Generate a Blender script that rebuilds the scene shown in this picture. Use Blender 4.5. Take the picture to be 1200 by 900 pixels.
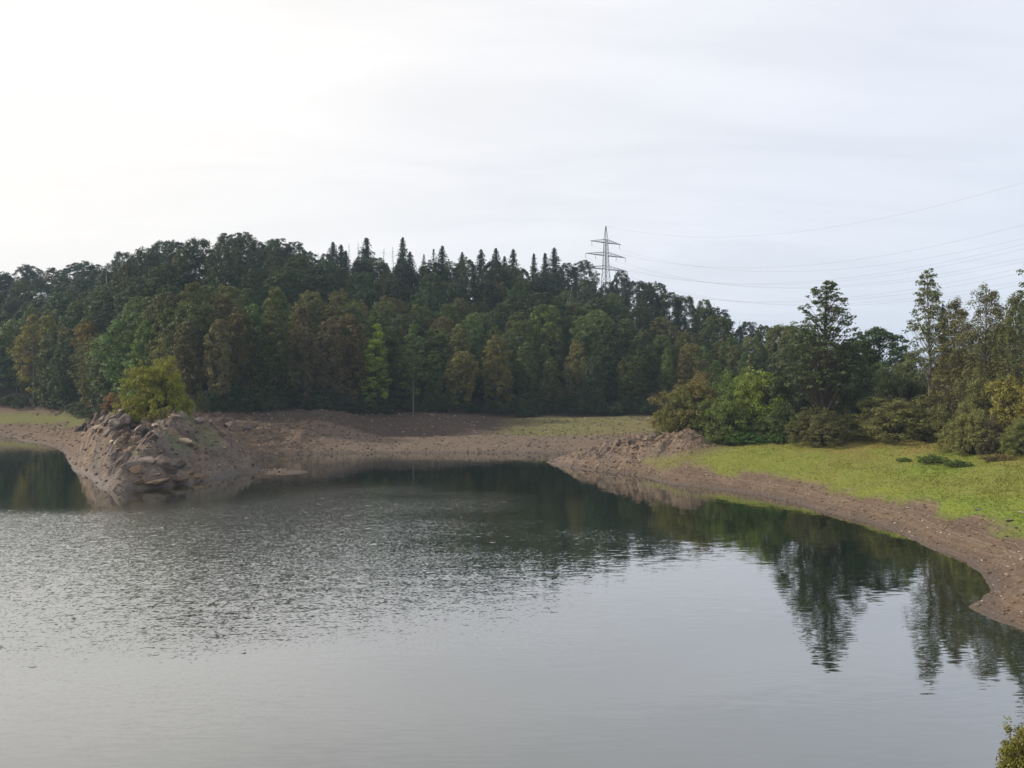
import bpy, math, random
import numpy as np
from mathutils import Vector, noise as mnoise

# ------------------------------------------------------------------ camera, sky, sun, exposure
for o in list(bpy.data.objects):
    bpy.data.objects.remove(o)
S = bpy.context.scene
COL = S.collection
CAM_H, FPX, HOR = 12.0, 900.0, 450.0          # metres above the water, focal length and horizon in photo pixels
cam = bpy.data.cameras.new('camera')
cam.sensor_width = 36.0
cam.lens = 36.0 * FPX / 1200.0
cam.clip_start, cam.clip_end = 0.1, 6000.0
camo = bpy.data.objects.new('camera', cam)
COL.objects.link(camo)
camo.location = (0, 0, CAM_H)
camo.rotation_euler = (math.radians(90), 0, 0)
S.camera = camo

SUN_EL, SUN_AZ = math.radians(32), math.radians(-86)     # azimuth from +Y (view direction), negative = left
sdir = Vector((math.sin(SUN_AZ) * math.cos(SUN_EL), math.cos(SUN_AZ) * math.cos(SUN_EL), math.sin(SUN_EL)))
W = bpy.data.worlds.new('World')
S.world = W
W.use_nodes = True
nt = W.node_tree
nt.nodes.clear()
N, L = nt.nodes.new, nt.links.new
out = N('ShaderNodeOutputWorld')
sky = N('ShaderNodeTexSky')
sky.sky_type = 'NISHITA'
sky.sun_disc = False
sky.sun_elevation = SUN_EL
sky.sun_rotation = SUN_AZ
sky.air_density, sky.dust_density, sky.ozone_density = 1.0, 3.0, 1.0
bg1 = N('ShaderNodeBackground')
bg1.inputs['Strength'].default_value = 0.10
L(sky.outputs[0], bg1.inputs['Color'])
# thin veil of high cloud, brighter and warmer towards the hidden sun
tc = N('ShaderNodeTexCoord')
dot = N('ShaderNodeVectorMath'); dot.operation = 'DOT_PRODUCT'
L(tc.outputs['Generated'], dot.inputs[0])
dot.inputs[1].default_value = sdir
gl = N('ShaderNodeMapRange')
gl.interpolation_type = 'SMOOTHSTEP'
gl.inputs['From Min'].default_value = -0.35
gl.inputs['From Max'].default_value = 1.0
L(dot.outputs['Value'], gl.inputs['Value'])
vc = N('ShaderNodeMix'); vc.data_type = 'RGBA'
vc.inputs['A'].default_value = (0.84, 0.885, 0.985, 1)
vc.inputs['B'].default_value = (1.22, 1.15, 1.05, 1)
L(gl.outputs[0], vc.inputs['Factor'])
sep = N('ShaderNodeSeparateXYZ'); L(tc.outputs['Generated'], sep.inputs[0])
zz = N('ShaderNodeMath'); zz.operation = 'MAXIMUM'; zz.inputs[1].default_value = 0.0
L(sep.outputs['Z'], zz.inputs[0])
zb = N('ShaderNodeMath'); zb.operation = 'ADD'; zb.inputs[1].default_value = 0.16
L(zz.outputs[0], zb.inputs[0])
div = N('ShaderNodeVectorMath'); div.operation = 'DIVIDE'
L(tc.outputs['Generated'], div.inputs[0])
cz = N('ShaderNodeCombineXYZ')
for k in range(3): L(zb.outputs[0], cz.inputs[k])
L(cz.outputs[0], div.inputs[1])
mp = N('ShaderNodeMapping'); mp.inputs['Rotation'].default_value = (0, 0, math.radians(18)); mp.inputs['Scale'].default_value = (0.55, 1.5, 0.0)
L(div.outputs[0], mp.inputs['Vector'])
cn = N('ShaderNodeTexNoise'); cn.inputs['Scale'].default_value = 1.5; cn.inputs['Detail'].default_value = 7; cn.inputs['Roughness'].default_value = 0.55
cn.inputs['Distortion'].default_value = 0.6
L(mp.outputs[0], cn.inputs['Vector'])
cr = N('ShaderNodeMapRange'); cr.inputs['From Min'].default_value = 0.32; cr.inputs['From Max'].default_value = 0.72
cr.inputs['To Min'].default_value = 0.84; cr.inputs['To Max'].default_value = 1.0
L(cn.outputs['Fac'], cr.inputs['Value'])
bg2 = N('ShaderNodeBackground'); bg2.inputs['Strength'].default_value = 1.0
L(vc.outputs['Result'], bg2.inputs['Color'])
mx = N('ShaderNodeMixShader')
zf = N('ShaderNodeMapRange'); zf.interpolation_type = 'SMOOTHSTEP'        # the veil thins out towards the zenith
zf.inputs['From Min'].default_value = 0.35; zf.inputs['From Max'].default_value = 1.0
zf.inputs['To Min'].default_value = 1.0; zf.inputs['To Max'].default_value = 0.68
L(sep.outputs['Z'], zf.inputs['Value'])
vm = N('ShaderNodeMath'); vm.operation = 'MULTIPLY'
L(cr.outputs[0], vm.inputs[0]); L(zf.outputs[0], vm.inputs[1])
L(vm.outputs[0], mx.inputs[0]); L(bg1.outputs[0], mx.inputs[1]); L(bg2.outputs[0], mx.inputs[2])
L(mx.outputs[0], out.inputs['Surface'])

sl = bpy.data.lights.new('sun', 'SUN')
sl.energy = 4.0
sl.angle = math.radians(2.0)
sl.color = (1.0, 0.90, 0.76)
so = bpy.data.objects.new('sun', sl)
COL.objects.link(so)
so.rotation_euler = (-sdir).to_track_quat('-Z', 'Y').to_euler()
so.location = (-80, 40, 120)
S.view_settings.view_transform = 'Standard'
S.view_settings.look = 'None'
S.view_settings.exposure = 0.05
S.view_settings.gamma = 1.0
S.view_settings.use_curve_mapping = False
S.render.engine = 'CYCLES'
try:
    S.cycles.use_denoising = True
    S.cycles.denoiser = 'OPENIMAGEDENOISE'
    S.cycles.denoising_prefilter = 'ACCURATE'
    S.cycles.max_bounces = 6
    S.cycles.diffuse_bounces = 3
    S.cycles.glossy_bounces = 3
    S.cycles.transmission_bounces = 4
    S.cycles.volume_bounces = 0
    S.cycles.sample_clamp_indirect = 6.0
except Exception:
    pass

# ------------------------------------------------------------------ helpers
random.seed(7)
rng = np.random.default_rng(7)

def sstep(a, b, x):
    t = np.clip((x - a) / (b - a), 0, 1)
    return t * t * (3 - 2 * t)

_perm = np.random.default_rng(3).permutation(4096)
def _h(ix, iy):
    return _perm[(_perm[ix & 4095] + iy) & 4095] / 4095.0
def vnoise(x, y):
    ix, iy = np.floor(x).astype(int), np.floor(y).astype(int)
    fx, fy = x - ix, y - iy
    fx, fy = fx * fx * (3 - 2 * fx), fy * fy * (3 - 2 * fy)
    a = _h(ix, iy) * (1 - fx) + _h(ix + 1, iy) * fx
    b = _h(ix, iy + 1) * (1 - fx) + _h(ix + 1, iy + 1) * fx
    return (a * (1 - fy) + b * fy) * 2 - 1
def fbm(x, y, o=4):
    s, a, f = 0, 1.0, 1.0
    for k in range(o):
        s = s + a * vnoise(x * f + 17.3 * k, y * f - 9.1 * k)
        a *= 0.5; f *= 2.03
    return s
def ridged(x, y, o=4):
    s, a, f = 0, 1.0, 1.0
    for k in range(o):
        s = s + a * (1 - 2 * np.abs(vnoise(x * f + 31.7 * k, y * f + 5.3 * k)))
        a *= 0.5; f *= 2.1
    return s

def mesh_from(name, verts, faces, mat=None, attrs=None, smooth=False):
    """verts (n,3) array, faces (m,k) array with k = 3 or 4"""
    verts = np.asarray(verts, dtype=np.float32); faces = np.asarray(faces, dtype=np.int32)
    me = bpy.data.meshes.new(name)
    n, (m, k) = len(verts), faces.shape
    me.vertices.add(n); me.vertices.foreach_set('co', verts.ravel())
    me.loops.add(m * k); me.loops.foreach_set('vertex_index', faces.ravel())
    me.polygons.add(m); me.polygons.foreach_set('loop_start', np.arange(0, m * k, k, dtype=np.int32))
    if smooth:
        me.polygons.foreach_set('use_smooth', np.ones(m, dtype=bool))
    for an, (dom, arr) in (attrs or {}).items():
        a = me.attributes.new(an, 'FLOAT', dom)
        a.data.foreach_set('value', np.asarray(arr, dtype=np.float32).ravel())
    me.update(); me.validate()
    if mat: me.materials.append(mat)
    return me
def obj(name, me, parent=None):
    o = bpy.data.objects.new(name, me)
    COL.objects.link(o)
    if parent: o.parent = parent
    return o
def tag(o, label=None, cat=None, group=None, kind=None):
    if label: o['label'] = label
    if cat: o['category'] = cat
    if group: o['group'] = group
    if kind: o['kind'] = kind
    return o

class NB:
    """small node-building helper"""
    def __init__(self, name):
        self.m = bpy.data.materials.new(name); self.m.use_nodes = True
        self.t = self.m.node_tree; self.t.nodes.clear()
        self.out = self.t.nodes.new('ShaderNodeOutputMaterial')
    def n(self, typ, **kw):
        x = self.t.nodes.new(typ)
        for k, v in kw.items(): setattr(x, k, v)
        return x
    def l(self, a, b): self.t.links.new(a, b)
    def val(self, inp, v):
        if hasattr(v, 'is_output') or isinstance(v, bpy.types.NodeSocket): self.l(v, inp)
        else: inp.default_value = v
    def math(self, op, a, b=0.0, c=None, clamp=False):
        x = self.n('ShaderNodeMath', operation=op, use_clamp=clamp)
        self.val(x.inputs[0], a); self.val(x.inputs[1], b)
        if c is not None: self.val(x.inputs[2], c)
        return x.outputs[0]
    def mix(self, f, a, b, blend='MIX'):
        x = self.n('ShaderNodeMix', data_type='RGBA', blend_type=blend)
        self.val(x.inputs['Factor'], f)
        for s, v in (('A', a), ('B', b)):
            self.val(x.inputs[s], (*v, 1) if isinstance(v, tuple) and len(v) == 3 else v)
        return x.outputs['Result']
    def noise(self, scale, detail=4, rough=0.55, vec=None, col=False, dist=0.0):
        x = self.n('ShaderNodeTexNoise')
        x.inputs['Scale'].default_value = scale; x.inputs['Detail'].default_value = detail
        x.inputs['Roughness'].default_value = rough; x.inputs['Distortion'].default_value = dist
        if vec is not None: self.l(vec, x.inputs['Vector'])
        return x.outputs['Color'] if col else x.outputs['Fac']
    def rng(self, v, a, b, c=0.0, d=1.0):
        x = self.n('ShaderNodeMapRange')
        self.val(x.inputs['Value'], v)
        for k, q in zip(('From Min', 'From Max', 'To Min', 'To Max'), (a, b, c, d)): x.inputs[k].default_value = q
        return x.outputs[0]
    def attr(self, name):
        return self.n('ShaderNodeAttribute', attribute_name=name).outputs['Fac']
    def pos(self):
        return self.n('ShaderNodeNewGeometry').outputs['Position']
    def bump(self, h, strength, dist):
        x = self.n('ShaderNodeBump'); x.inputs['Strength'].default_value = strength; x.inputs['Distance'].default_value = dist
        self.l(h, x.inputs['Height']); return x.outputs[0]
    def bsdf(self, color, rough=0.9, spec=0.2, normal=None):
        p = self.n('ShaderNodeBsdfPrincipled')
        self.val(p.inputs['Base Color'], (*color, 1) if isinstance(color, tuple) and len(color) == 3 else color)
        self.val(p.inputs['Roughness'], rough); p.inputs['Specular IOR Level'].default_value = spec
        if normal is not None: self.l(normal, p.inputs['Normal'])
        return p.outputs[0]
    def done(self, sh):
        self.l(sh, self.out.inputs['Surface']); return self.m

# ------------------------------------------------------------------ terrain
SHORE = [(-420, -60), (-420, 120), (-300, 170), (-210, 190), (-160, 186), (-118, 177), (-104, 162), (-92, 152), (-81, 138), (-73, 126), (-66.6, 116), (-61, 107),
         (-55, 100), (-48.5, 90), (-45.5, 86.8), (-43, 87.5), (-40, 90), (-38.5, 95), (-37.2, 99), (-36, 103.5), (-33, 102.6), (-29.7, 101.8), (-27.6, 104.5), (-30, 107), (-36.5, 109.5),
         (-39.5, 117), (-40.5, 125), (-37, 131), (-29.6, 133), (-20, 133.6), (-9, 134), (0, 133.5), (7.4, 133), (14, 131), (17, 127.5), (12, 122.5), (5.4, 118.7), (7.2, 112.5),
         (10.7, 106.9), (16.3, 100.9), (18.6, 93.5), (23.4, 87.8), (27.3, 81.8), (28.8, 76), (29.8, 70.6), (30.9, 66.7), (31.2, 61), (30.6, 56.5), (30.8, 53.2),
         (30, 49.5), (29.1, 47), (27.6, 44.4), (25.3, 42.2), (24.5, 40.8), (24.6, 39.3), (25.0, 37.4), (25.0, 35), (23.5, 32), (19.5, 27.5), (16.2, 23.5), (13.4, 20.3), (8, 17.2), (0, 16.6), (-60, 16.5), (-200, 16), (-300, 10)]
def catmull(P, k=6):
    P = np.array(P, float); n = len(P); outp = []
    for i in range(n):
        p0, p1, p2, p3 = P[i - 1], P[i], P[(i + 1) % n], P[(i + 2) % n]
        for t in np.arange(k) / k:
            outp.append(0.5 * ((2 * p1) + (-p0 + p2) * t + (2 * p0 - 5 * p1 + 4 * p2 - p3) * t * t + (-p0 + 3 * p1 - 3 * p2 + p3) * t ** 3))
    return np.array(outp)
POLY = catmull(SHORE, 5)
def shore_dist(x, y):
    """signed distance to the waterline, positive on land"""
    A, B = POLY, np.roll(POLY, -1, axis=0)
    best = np.full(x.shape, 1e9); inside = np.zeros(x.shape, bool)
    for (ax, ay), (bx, by) in zip(A, B):
        dx, dy = bx - ax, by - ay
        t = np.clip(((x - ax) * dx + (y - ay) * dy) / (dx * dx + dy * dy + 1e-12), 0, 1)
        best = np.minimum(best, (x - ax - t * dx) ** 2 + (y - ay - t * dy) ** 2)
        if ay != by:
            inside ^= ((ay > y) != (by > y)) & (x < dx * (y - ay) / dy + ax)
    d = np.sqrt(best)
    return np.where(inside, -d, d)

PX = [-900, -300, 0, 60, 110, 180, 240, 300, 350, 420, 500, 560, 600, 680, 760, 830, 900, 960, 1100, 1300, 2000]
YE = [219, 217, 207, 200, 182, 146, 140, 145, 151, 159, 166, 169, 169, 170, 168, 168, 160, 140, 125, 118, 115]
YC = [330, 330, 330, 325, 315, 285, 265, 262, 264, 270, 275, 279, 280, 284, 285, 285, 280, 260, 240, 240, 240]
ZC = [50, 48, 43, 43, 43.5, 45, 45.5, 44.5, 42.5, 39.5, 40.5, 41, 41, 38.5, 33, 23.5, 13, 7, 7, 9, 10]
ZF = [50, 50, 50, 50, 50, 50, 50, 50, 50, 50, 50, 50, 52, 56, 46, 36, 26, 11, 5, 5, 5]

def axis(stops):
    a = [stops[0][0]]
    for (lo, hi, st) in [(stops[i][0], stops[i + 1][0], stops[i][1]) for i in range(len(stops) - 1)]:
        n = max(1, int(round((hi - lo) / st))); a += list(lo + (hi - lo) * (np.arange(n) + 1) / n)
    return np.array(a)
GX = axis([(-2500, 300), (-700, 40), (-260, 6), (-130, 2.2), (-80, 0.30), (-33, 0.42), (-24, 0.7), (4, 0.42), (62, 1.6), (110, 6), (260, 40), (700, 300), (2500, 1)])
GY = axis([(-400, 60), (-60, 8), (14, 1.2), (34, 0.42), (84, 0.30), (124, 0.6), (172, 2.0), (210, 4), (340, 10), (620, 60), (1000, 250), (2500, 1)])
XX, YY = np.meshgrid(GX, GY)

def cells(x, y, size, seed):
    """broken-rock pattern: a random level and tilt for each cell"""
    gx, gy = x / size, y / size
    ix, iy = np.floor(gx).astype(int), np.floor(gy).astype(int)
    best = np.full(x.shape, 1e9); val = np.zeros(x.shape); tone = np.zeros(x.shape)
    for dx in (-1, 0, 1):
        for dy in (-1, 0, 1):
            cx, cy = ix + dx + seed, iy + dy - seed
            px_, py_ = ix + dx + _h(cx, cy), iy + dy + _h(cx + 57, cy + 13)
            q = (gx - px_) ** 2 + (gy - py_) ** 2
            m = q < best
            lv_ = (_h(cx + 101, cy) - 0.5) + (gx - px_) * (_h(cx, cy + 211) - 0.5) * 1.3 + (gy - py_) * (_h(cx + 307, cy) - 0.35) * 1.3
            best = np.where(m, q, best); val = np.where(m, lv_, val); tone = np.where(m, _h(cx + 5, cy + 401), tone)
    return val, tone
def terrain_z(x, y, d):
    dp = np.maximum(d, 0)
    def prof(knots):
        k = np.array(knots, float); return np.interp(dp, k[:, 0], k[:, 1])
    n1 = fbm(x * 0.09, y * 0.09, 3)
    gen = prof([(0, 0), (2, 0.75), (6, 2.05), (12, 3.3), (20, 4.6), (32, 5.8), (60, 7), (120, 8), (400, 9)])
    bar = prof([(0, 0), (2.5, 0.62), (9.5, 2.15), (11.5, 2.32), (13.5, 2.05), (17, 2.25), (23, 3.3), (31, 4.5), (45, 5.6), (120, 7.5), (400, 9)])
    bar2 = prof([(0, 0), (2.5, 0.62), (9.0, 2.1), (10.5, 2.22), (12.5, 1.75), (15, 2.2), (20, 3.9), (26, 5.4), (34, 6.0), (120, 7.5), (400, 9)])
    wl = 1 - sstep(-16, 0, x)
    bar = bar * (1 - wl) + bar2 * wl
    bay = prof([(0, 0), (5, 1.5), (12, 2.6), (28, 7), (60, 8.5), (400, 9)])
    rck = prof([(0, 0), (1.2, 1.1), (4, 3.1), (7, 5.6), (10.5, 7.6), (14, 8.2), (40, 8.6), (400, 9)])
    rlf = prof([(0, 0), (0.7, 0.8), (1.6, 3.1), (3.0, 6.1), (5.0, 7.3), (8.5, 7.9), (14, 8.2), (40, 8.6), (400, 9)])      # steep broken face towards the bay
    wlf = sstep(0, 3.5, -45.5 - 0.33 * (y - 87) - x) * sstep(89, 96, y)
    rck = rck * (1 - wlf) + rlf * wlf
    rsl = prof([(0, 0), (4, 1.4), (8, 3.4), (12, 5.2), (18, 6.3), (400, 9)])
    wbar = sstep(-40, -22, x) * (1 - sstep(40, 70, x)) * sstep(117, 127, y)
    wbay = (1 - sstep(-100, -76, x)) * sstep(105, 130, y)
    wrs = sstep(-86, -70, x) * (1 - sstep(-38, -24, x)) * sstep(112, 122, y) * (1 - sstep(150, 170, y))
    wrk = sstep(-80, -72, x) * (1 - sstep(-36, -33.5, x)) * (1 - sstep(116, 130, y)) * sstep(60, 70, y)
    z = gen
    for w, p in ((wbar, bar), (wbay, bay), (wrs, rsl), (wrk, rck)):
        z = z * (1 - w) + p * w
    wsp = sstep(-37, -35, x) * (1 - sstep(-26, -24, x)) * sstep(99, 100.5, y) * (1 - sstep(109, 111, y))
    z = z * (1 - 0.72 * wsp)
    # dam slope the viewer stands on
    wd = (1 - sstep(18, 26, y)) * (1 - sstep(8, 18, x))
    z = np.where(d > 0, z * (1 - wd) + np.minimum(dp * 0.72, 10.4) * wd, z)
    # rocky ridge on the right point
    ax, ay, bx, by = 9.5, 114.5, 24.0, 107.0
    t = np.clip(((x - ax) * (bx - ax) + (y - ay) * (by - ay)) / ((bx - ax) ** 2 + (by - ay) ** 2), 0, 1)
    dr = np.hypot(x - ax - t * (bx - ax), y - ay - t * (by - ay))
    z = z + sstep(0, 3.5, d) * np.exp(-(dr / 3.2) ** 2) * (0.5 + 1.7 * t) * (1 + 0.25 * fbm(x * 0.6, y * 0.6, 2))
    # hill
    yy = np.maximum(y, 60.0)
    px = 600 + FPX * x / yy
    ye, yc, zc, zf = (np.interp(px, PX, a) for a in (YE, YC, ZC, ZF))
    t = np.clip((y - ye) / (yc - ye), 0, 1)
    up = np.where(t < 1, t + 0.12 * np.sin(t * math.pi), 1.0)
    t2 = sstep(yc + 10, 520, y)
    target = zc * (1 - t2) + zf * t2
    target = target * (1 - sstep(560, 1400, y)) + 15 * sstep(560, 1400, y)
    hill = np.maximum(target - 7.0, -3) * up * sstep(100, 125, y)
    z = z + hill + hill * 0.06 * n1
    # roughness
    wr = np.maximum(wrk, 0.0)
    rough = 0.08 * fbm(x * 0.8, y * 0.8, 4) + 0.16 * fbm(x * 0.22, y * 0.22, 3)
    u_, v_ = x * 0.8 + y * 0.6, (y * 0.8 - x * 0.6) * 1.9       # strata run obliquely across the point
    face = sstep(-60, -57, x + 0.30 * (y - 100)) * (1 - sstep(-46, -42, x))
    crag = 0.35 * ridged(x * 0.22 + y * 0.06, y * 0.34, 3) + 1.25 * cells(u_, v_, 4.2, 3)[0] + (0.45 + 0.5 * face) * cells(u_ + 3, v_, 1.7, 9)[0] + 0.22 * cells(u_, v_ + 5, 0.8, 21)[0] + 0.08 * fbm(x * 2.1, y * 2.1, 2)
    gully = 0.22 * ridged(x * 0.33, y * 0.12, 3)
    amp = sstep(0.2, 3.0, d)
    z = z + amp * (1 - wsp) * (rough * (1 - 0.6 * wd) + wr * crag + wrs * (0.35 * ridged(x * 0.2, y * 0.3, 4) + gully * 0.5 + 0.55 * cells(u_, v_, 2.6, 4)[0] * (x > -62)))
    z = z + sstep(0, 3, d) * np.exp(-(dr / 3.5) ** 2) * (0.22 * ridged(x * 0.7, y * 0.7, 3) + 0.55 * cells(u_, v_, 1.3, 31)[0])
    zw = np.maximum(d * 0.34, -7.0) - 0.02
    return np.where(d > 0, np.maximum(z, 0.03 + 0.05 * np.minimum(dp, 4)), zw)

DD = shore_dist(XX, YY)
# tiny wobble of the waterline
DD = DD + (0.22 * fbm(XX * 0.7, YY * 0.7, 3)) * np.exp(-(DD / 3.0) ** 2)
ZZ = terrain_z(XX, YY, DD)

def interp(A, x, y):
    x = np.asarray(x, float); y = np.asarray(y, float)
    i = np.clip(np.searchsorted(GX, x) - 1, 0, len(GX) - 2); j = np.clip(np.searchsorted(GY, y) - 1, 0, len(GY) - 2)
    fx = np.clip((x - GX[i]) / (GX[i + 1] - GX[i]), 0, 1); fy = np.clip((y - GY[j]) / (GY[j + 1] - GY[j]), 0, 1)
    return (A[j, i] * (1 - fx) + A[j, i + 1] * fx) * (1 - fy) + (A[j + 1, i] * (1 - fx) + A[j + 1, i + 1] * fx) * fy
def gz(x, y): return float(interp(ZZ, x, y))
def at(px, py, Y): return ((px - 600) / FPX * Y, Y, CAM_H + (HOR - py) / FPX * Y)
def hit(px, py, y0=26, y1=400):
    """where the sight line through a photo pixel meets the ground"""
    Y = np.arange(y0, y1, 0.2); X = (px - 600) / FPX * Y; Z = CAM_H + (HOR - py) / FPX * Y
    g = np.maximum(interp(ZZ, X, Y), 0.0)
    k = np.argmax(g >= Z)
    if g[k] < Z[k]: k = len(Y) - 1
    return float(X[k]), float(Y[k]), float(g[k])

PXG = 600 + FPX * XX / np.maximum(YY, 20)
YEG = np.interp(PXG, PX, YE)
nz1 = fbm(XX * 0.12, YY * 0.12, 4); nz2 = fbm(XX * 0.5, YY * 0.5, 3); nz3 = fbm(XX * 0.05 + 40, YY * 0.05, 3)
right = sstep(12, 19, XX) * (YY < 160) * sstep(-6, 8, YY)
grass = right * sstep(1.15, 2.0, ZZ + 0.5 * nz1 + 0.28 * nz2) * sstep(0, 4, XX - 15.5 + 0.12 * (YY - 95) + 2.5 * nz1 - np.maximum(0, (YY - 98)) * 0.35)
grass = np.maximum(grass, 0.40 * sstep(-6, 6, XX + 5 * nz1) * sstep(141, 149, YY + 2 * nz1) * (1 - sstep(163, 172, YY)) * (XX < 80))
bayg = (XX < -70) * (YY > 140) * sstep(1.9, 2.7, ZZ + 0.4 * nz1) * (1 - sstep(3.7, 5.0, ZZ + 0.5 * nz2)) * (1 - sstep(-101, -92, XX + 4 * nz1))
grass = np.maximum(grass, 0.5 * bayg)
rockg = sstep(-80, -68, XX) * (1 - sstep(-36, -33, XX)) * (1 - sstep(114, 130, YY)) * (YY > 60)
grass = np.maximum(grass, 0.26 * rockg * sstep(0.25, 0.9, nz1 + 0.3) * sstep(2.5, 4, ZZ))
dry = sstep(0.15, 0.9, nz3 + 0.25 * nz2 + 0.25 * nz1) * 0.45 + 0.42 * right * sstep(78, 98, YY + 6 * nz1) + 0.6 * right * sstep(4.1, 4.9, ZZ + 0.25 * nz1)
rock = np.maximum(rockg, 0.0)
axr, ayr, bxr, byr = 7.5, 115.5, 24.0, 107.0
tt = np.clip(((XX - axr) * (bxr - axr) + (YY - ayr) * (byr - ayr)) / ((bxr - axr) ** 2 + (byr - ayr) ** 2), 0, 1)
drr = np.hypot(XX - axr - tt * (bxr - axr), YY - ayr - tt * (byr - ayr))
rubble = np.exp(-(drr / 5.0) ** 2)
grass = grass * (1 - np.clip(1.5 * rubble, 0, 1))
rock = np.maximum(rock, 0.7 * rubble)
forest = sstep(-4, 3, YY - YEG + 3 * nz1) * (YY > 100)
forest = np.maximum(forest, right * sstep(5.3, 6.1, ZZ + 0.3 * nz1))
shade = sstep(-66, -46, XX) * (1 - sstep(-6, 8, XX)) * sstep(3.0, 4.0, DD - 8 + 8 * (YY < 120)) * (YY > 112)  # mask for the shade painted on the slope behind the bar
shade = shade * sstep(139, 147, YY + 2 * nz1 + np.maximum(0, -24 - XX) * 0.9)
wet = (1 - sstep(0.10, 0.42 + 0.35 * rockg, ZZ + 0.12 * nz2)) * (DD > -0.6)
rtone = 0.6 * cells(XX * 0.8 + YY * 0.6, (YY * 0.8 - XX * 0.6) * 1.9, 4.2, 3)[1] + 0.4 * cells(XX * 0.8 + YY * 0.6 + 3, (YY * 0.8 - XX * 0.6) * 1.9, 1.7, 9)[1]
sandbar = sstep(-40, -30, XX) * (1 - sstep(20, 30, XX)) * sstep(122, 128, YY) * (1 - sstep(12, 15, DD))

nx, ny = len(GX), len(GY)
idx = np.arange(nx * ny).reshape(ny, nx)
faces = np.stack([idx[:-1, :-1], idx[:-1, 1:], idx[1:, 1:], idx[1:, :-1]], -1).reshape(-1, 4)
b = NB('earth')
P = b.pos()
mps = b.n('ShaderNodeMapping'); mps.inputs['Scale'].default_value = (1, 1, 1.6); b.l(P, mps.inputs['Vector'])
nA = b.noise(0.35, 6, 0.6, mps.outputs[0]); nB = b.noise(2.4, 5, 0.65, mps.outputs[0]); nC = b.noise(9.0, 3, 0.6, mps.outputs[0])
vor = b.n('ShaderNodeTexVoronoi'); vor.inputs['Scale'].default_value = 4.2; b.l(mps.outputs[0], vor.inputs['Vector'])
soil = b.mix(b.rng(nA, 0.35, 0.65), (0.128, 0.086, 0.056), (0.200, 0.143, 0.096))
soil = b.mix(b.rng(nB, 0.38, 0.70), soil, (0.085, 0.057, 0.042))
soil = b.mix(b.rng(nC, 0.60, 0.78, 0, 0.55), soil, (0.26, 0.20, 0.155))
# level lines left by the falling water
sx = b.n('ShaderNodeSeparateXYZ'); b.l(P, sx.inputs[0])
lv = b.n('ShaderNodeTexNoise'); lv.noise_dimensions = '1D'; lv.inputs['Scale'].default_value = 3.4; lv.inputs['Detail'].default_value = 3
b.l(b.math('ADD', sx.outputs['Z'], b.math('MULTIPLY', nA, 0.12)), lv.inputs['W'])
soil = b.mix(b.rng(lv.outputs['Fac'], 0.40, 0.60, 0, 0.6), soil, (0.098, 0.069, 0.050))
lv2 = b.n('ShaderNodeTexNoise'); lv2.noise_dimensions = '1D'; lv2.inputs['Scale'].default_value = 8.0; lv2.inputs['Detail'].default_value = 2
b.l(b.math('ADD', sx.outputs['Z'], b.math('MULTIPLY', nA, 0.10)), lv2.inputs['W'])
soil = b.mix(b.rng(lv2.outputs['Fac'], 0.50, 0.64, 0, 0.5), soil, (0.215, 0.160, 0.112))
bar_c = b.mix(b.rng(nB, 0.4, 0.68), (0.165, 0.124, 0.092), (0.110, 0.082, 0.063))
col = b.mix(b.attr('sandbar'), soil, bar_c)
rk = b.mix(b.rng(nA, 0.36, 0.64), (0.140, 0.100, 0.074), (0.270, 0.195, 0.130))
rk = b.mix(b.rng(b.attr('rtone'), 0.35, 0.75), rk, (0.150, 0.128, 0.115))
rk = b.mix(b.rng(nB, 0.45, 0.68), rk, (0.098, 0.076, 0.066))
rk = b.mix(b.rng(nC, 0.58, 0.76, 0, 0.6), rk, (0.38, 0.32, 0.25))
col = b.mix(b.attr('rock'), col, rk)
col = b.mix(b.math('MULTIPLY', b.attr('slope_shade'), 0.92), col, b.mix(b.rng(nB, 0.35, 0.7), (0.084, 0.060, 0.048), (0.052, 0.039, 0.035)))  # darker brown slope, the shade behind the bar crest painted into its colour
gr = b.mix(b.rng(nB, 0.32, 0.68), (0.170, 0.212, 0.026), (0.120, 0.172, 0.022))
gr = b.mix(b.rng(nC, 0.5, 0.75, 0, 0.5), gr, (0.080, 0.120, 0.014))
gr = b.mix(b.attr('dry'), gr, b.mix(b.rng(nB, 0.35, 0.7), (0.215, 0.165, 0.050), (0.150, 0.155, 0.030)))
gm = b.math('ADD', b.attr('grass'), b.math('MULTIPLY', b.math('SUBTRACT', nB, 0.5), 0.45), clamp=True)
gm = b.math('MULTIPLY', gm, b.rng(b.attr('grass'), 0.02, 0.25))
col = b.mix(gm, col, gr)
col = b.mix(b.attr('forest'), col, b.mix(nB, (0.040, 0.030, 0.020), (0.075, 0.055, 0.034)))
col = b.mix(b.math('MULTIPLY', b.attr('wet'), 0.6), col, (0.060, 0.046, 0.040))
hgt = b.math('ADD', b.math('MULTIPLY', nB, 0.8), b.math('ADD', b.math('MULTIPLY', nC, 0.35), b.math('MULTIPLY', vor.outputs['Distance'], 0.35)))
bumpn = b.bump(hgt, 1.0, 0.17)
M_earth = b.done(b.bsdf(col, b.math('SUBTRACT', 0.95, b.math('MULTIPLY', b.attr('wet'), 0.45)), 0.25, bumpn))
me = mesh_from('terrain', np.stack([XX, YY, ZZ], -1).reshape(-1, 3), faces, M_earth,
               {k: ('POINT', v.astype(float)) for k, v in dict(grass=grass, dry=np.clip(dry, 0, 1), rock=np.clip(rock, 0, 1), forest=np.clip(forest, 0, 1), wet=wet, sandbar=sandbar, slope_shade=shade, rtone=rtone).items()}, smooth=True)
fl = ~((rock > 0.35)[:-1, :-1].ravel()); me.polygons.foreach_set('use_smooth', fl); me.update()
tag(obj('terrain', me), kind='structure')

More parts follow.
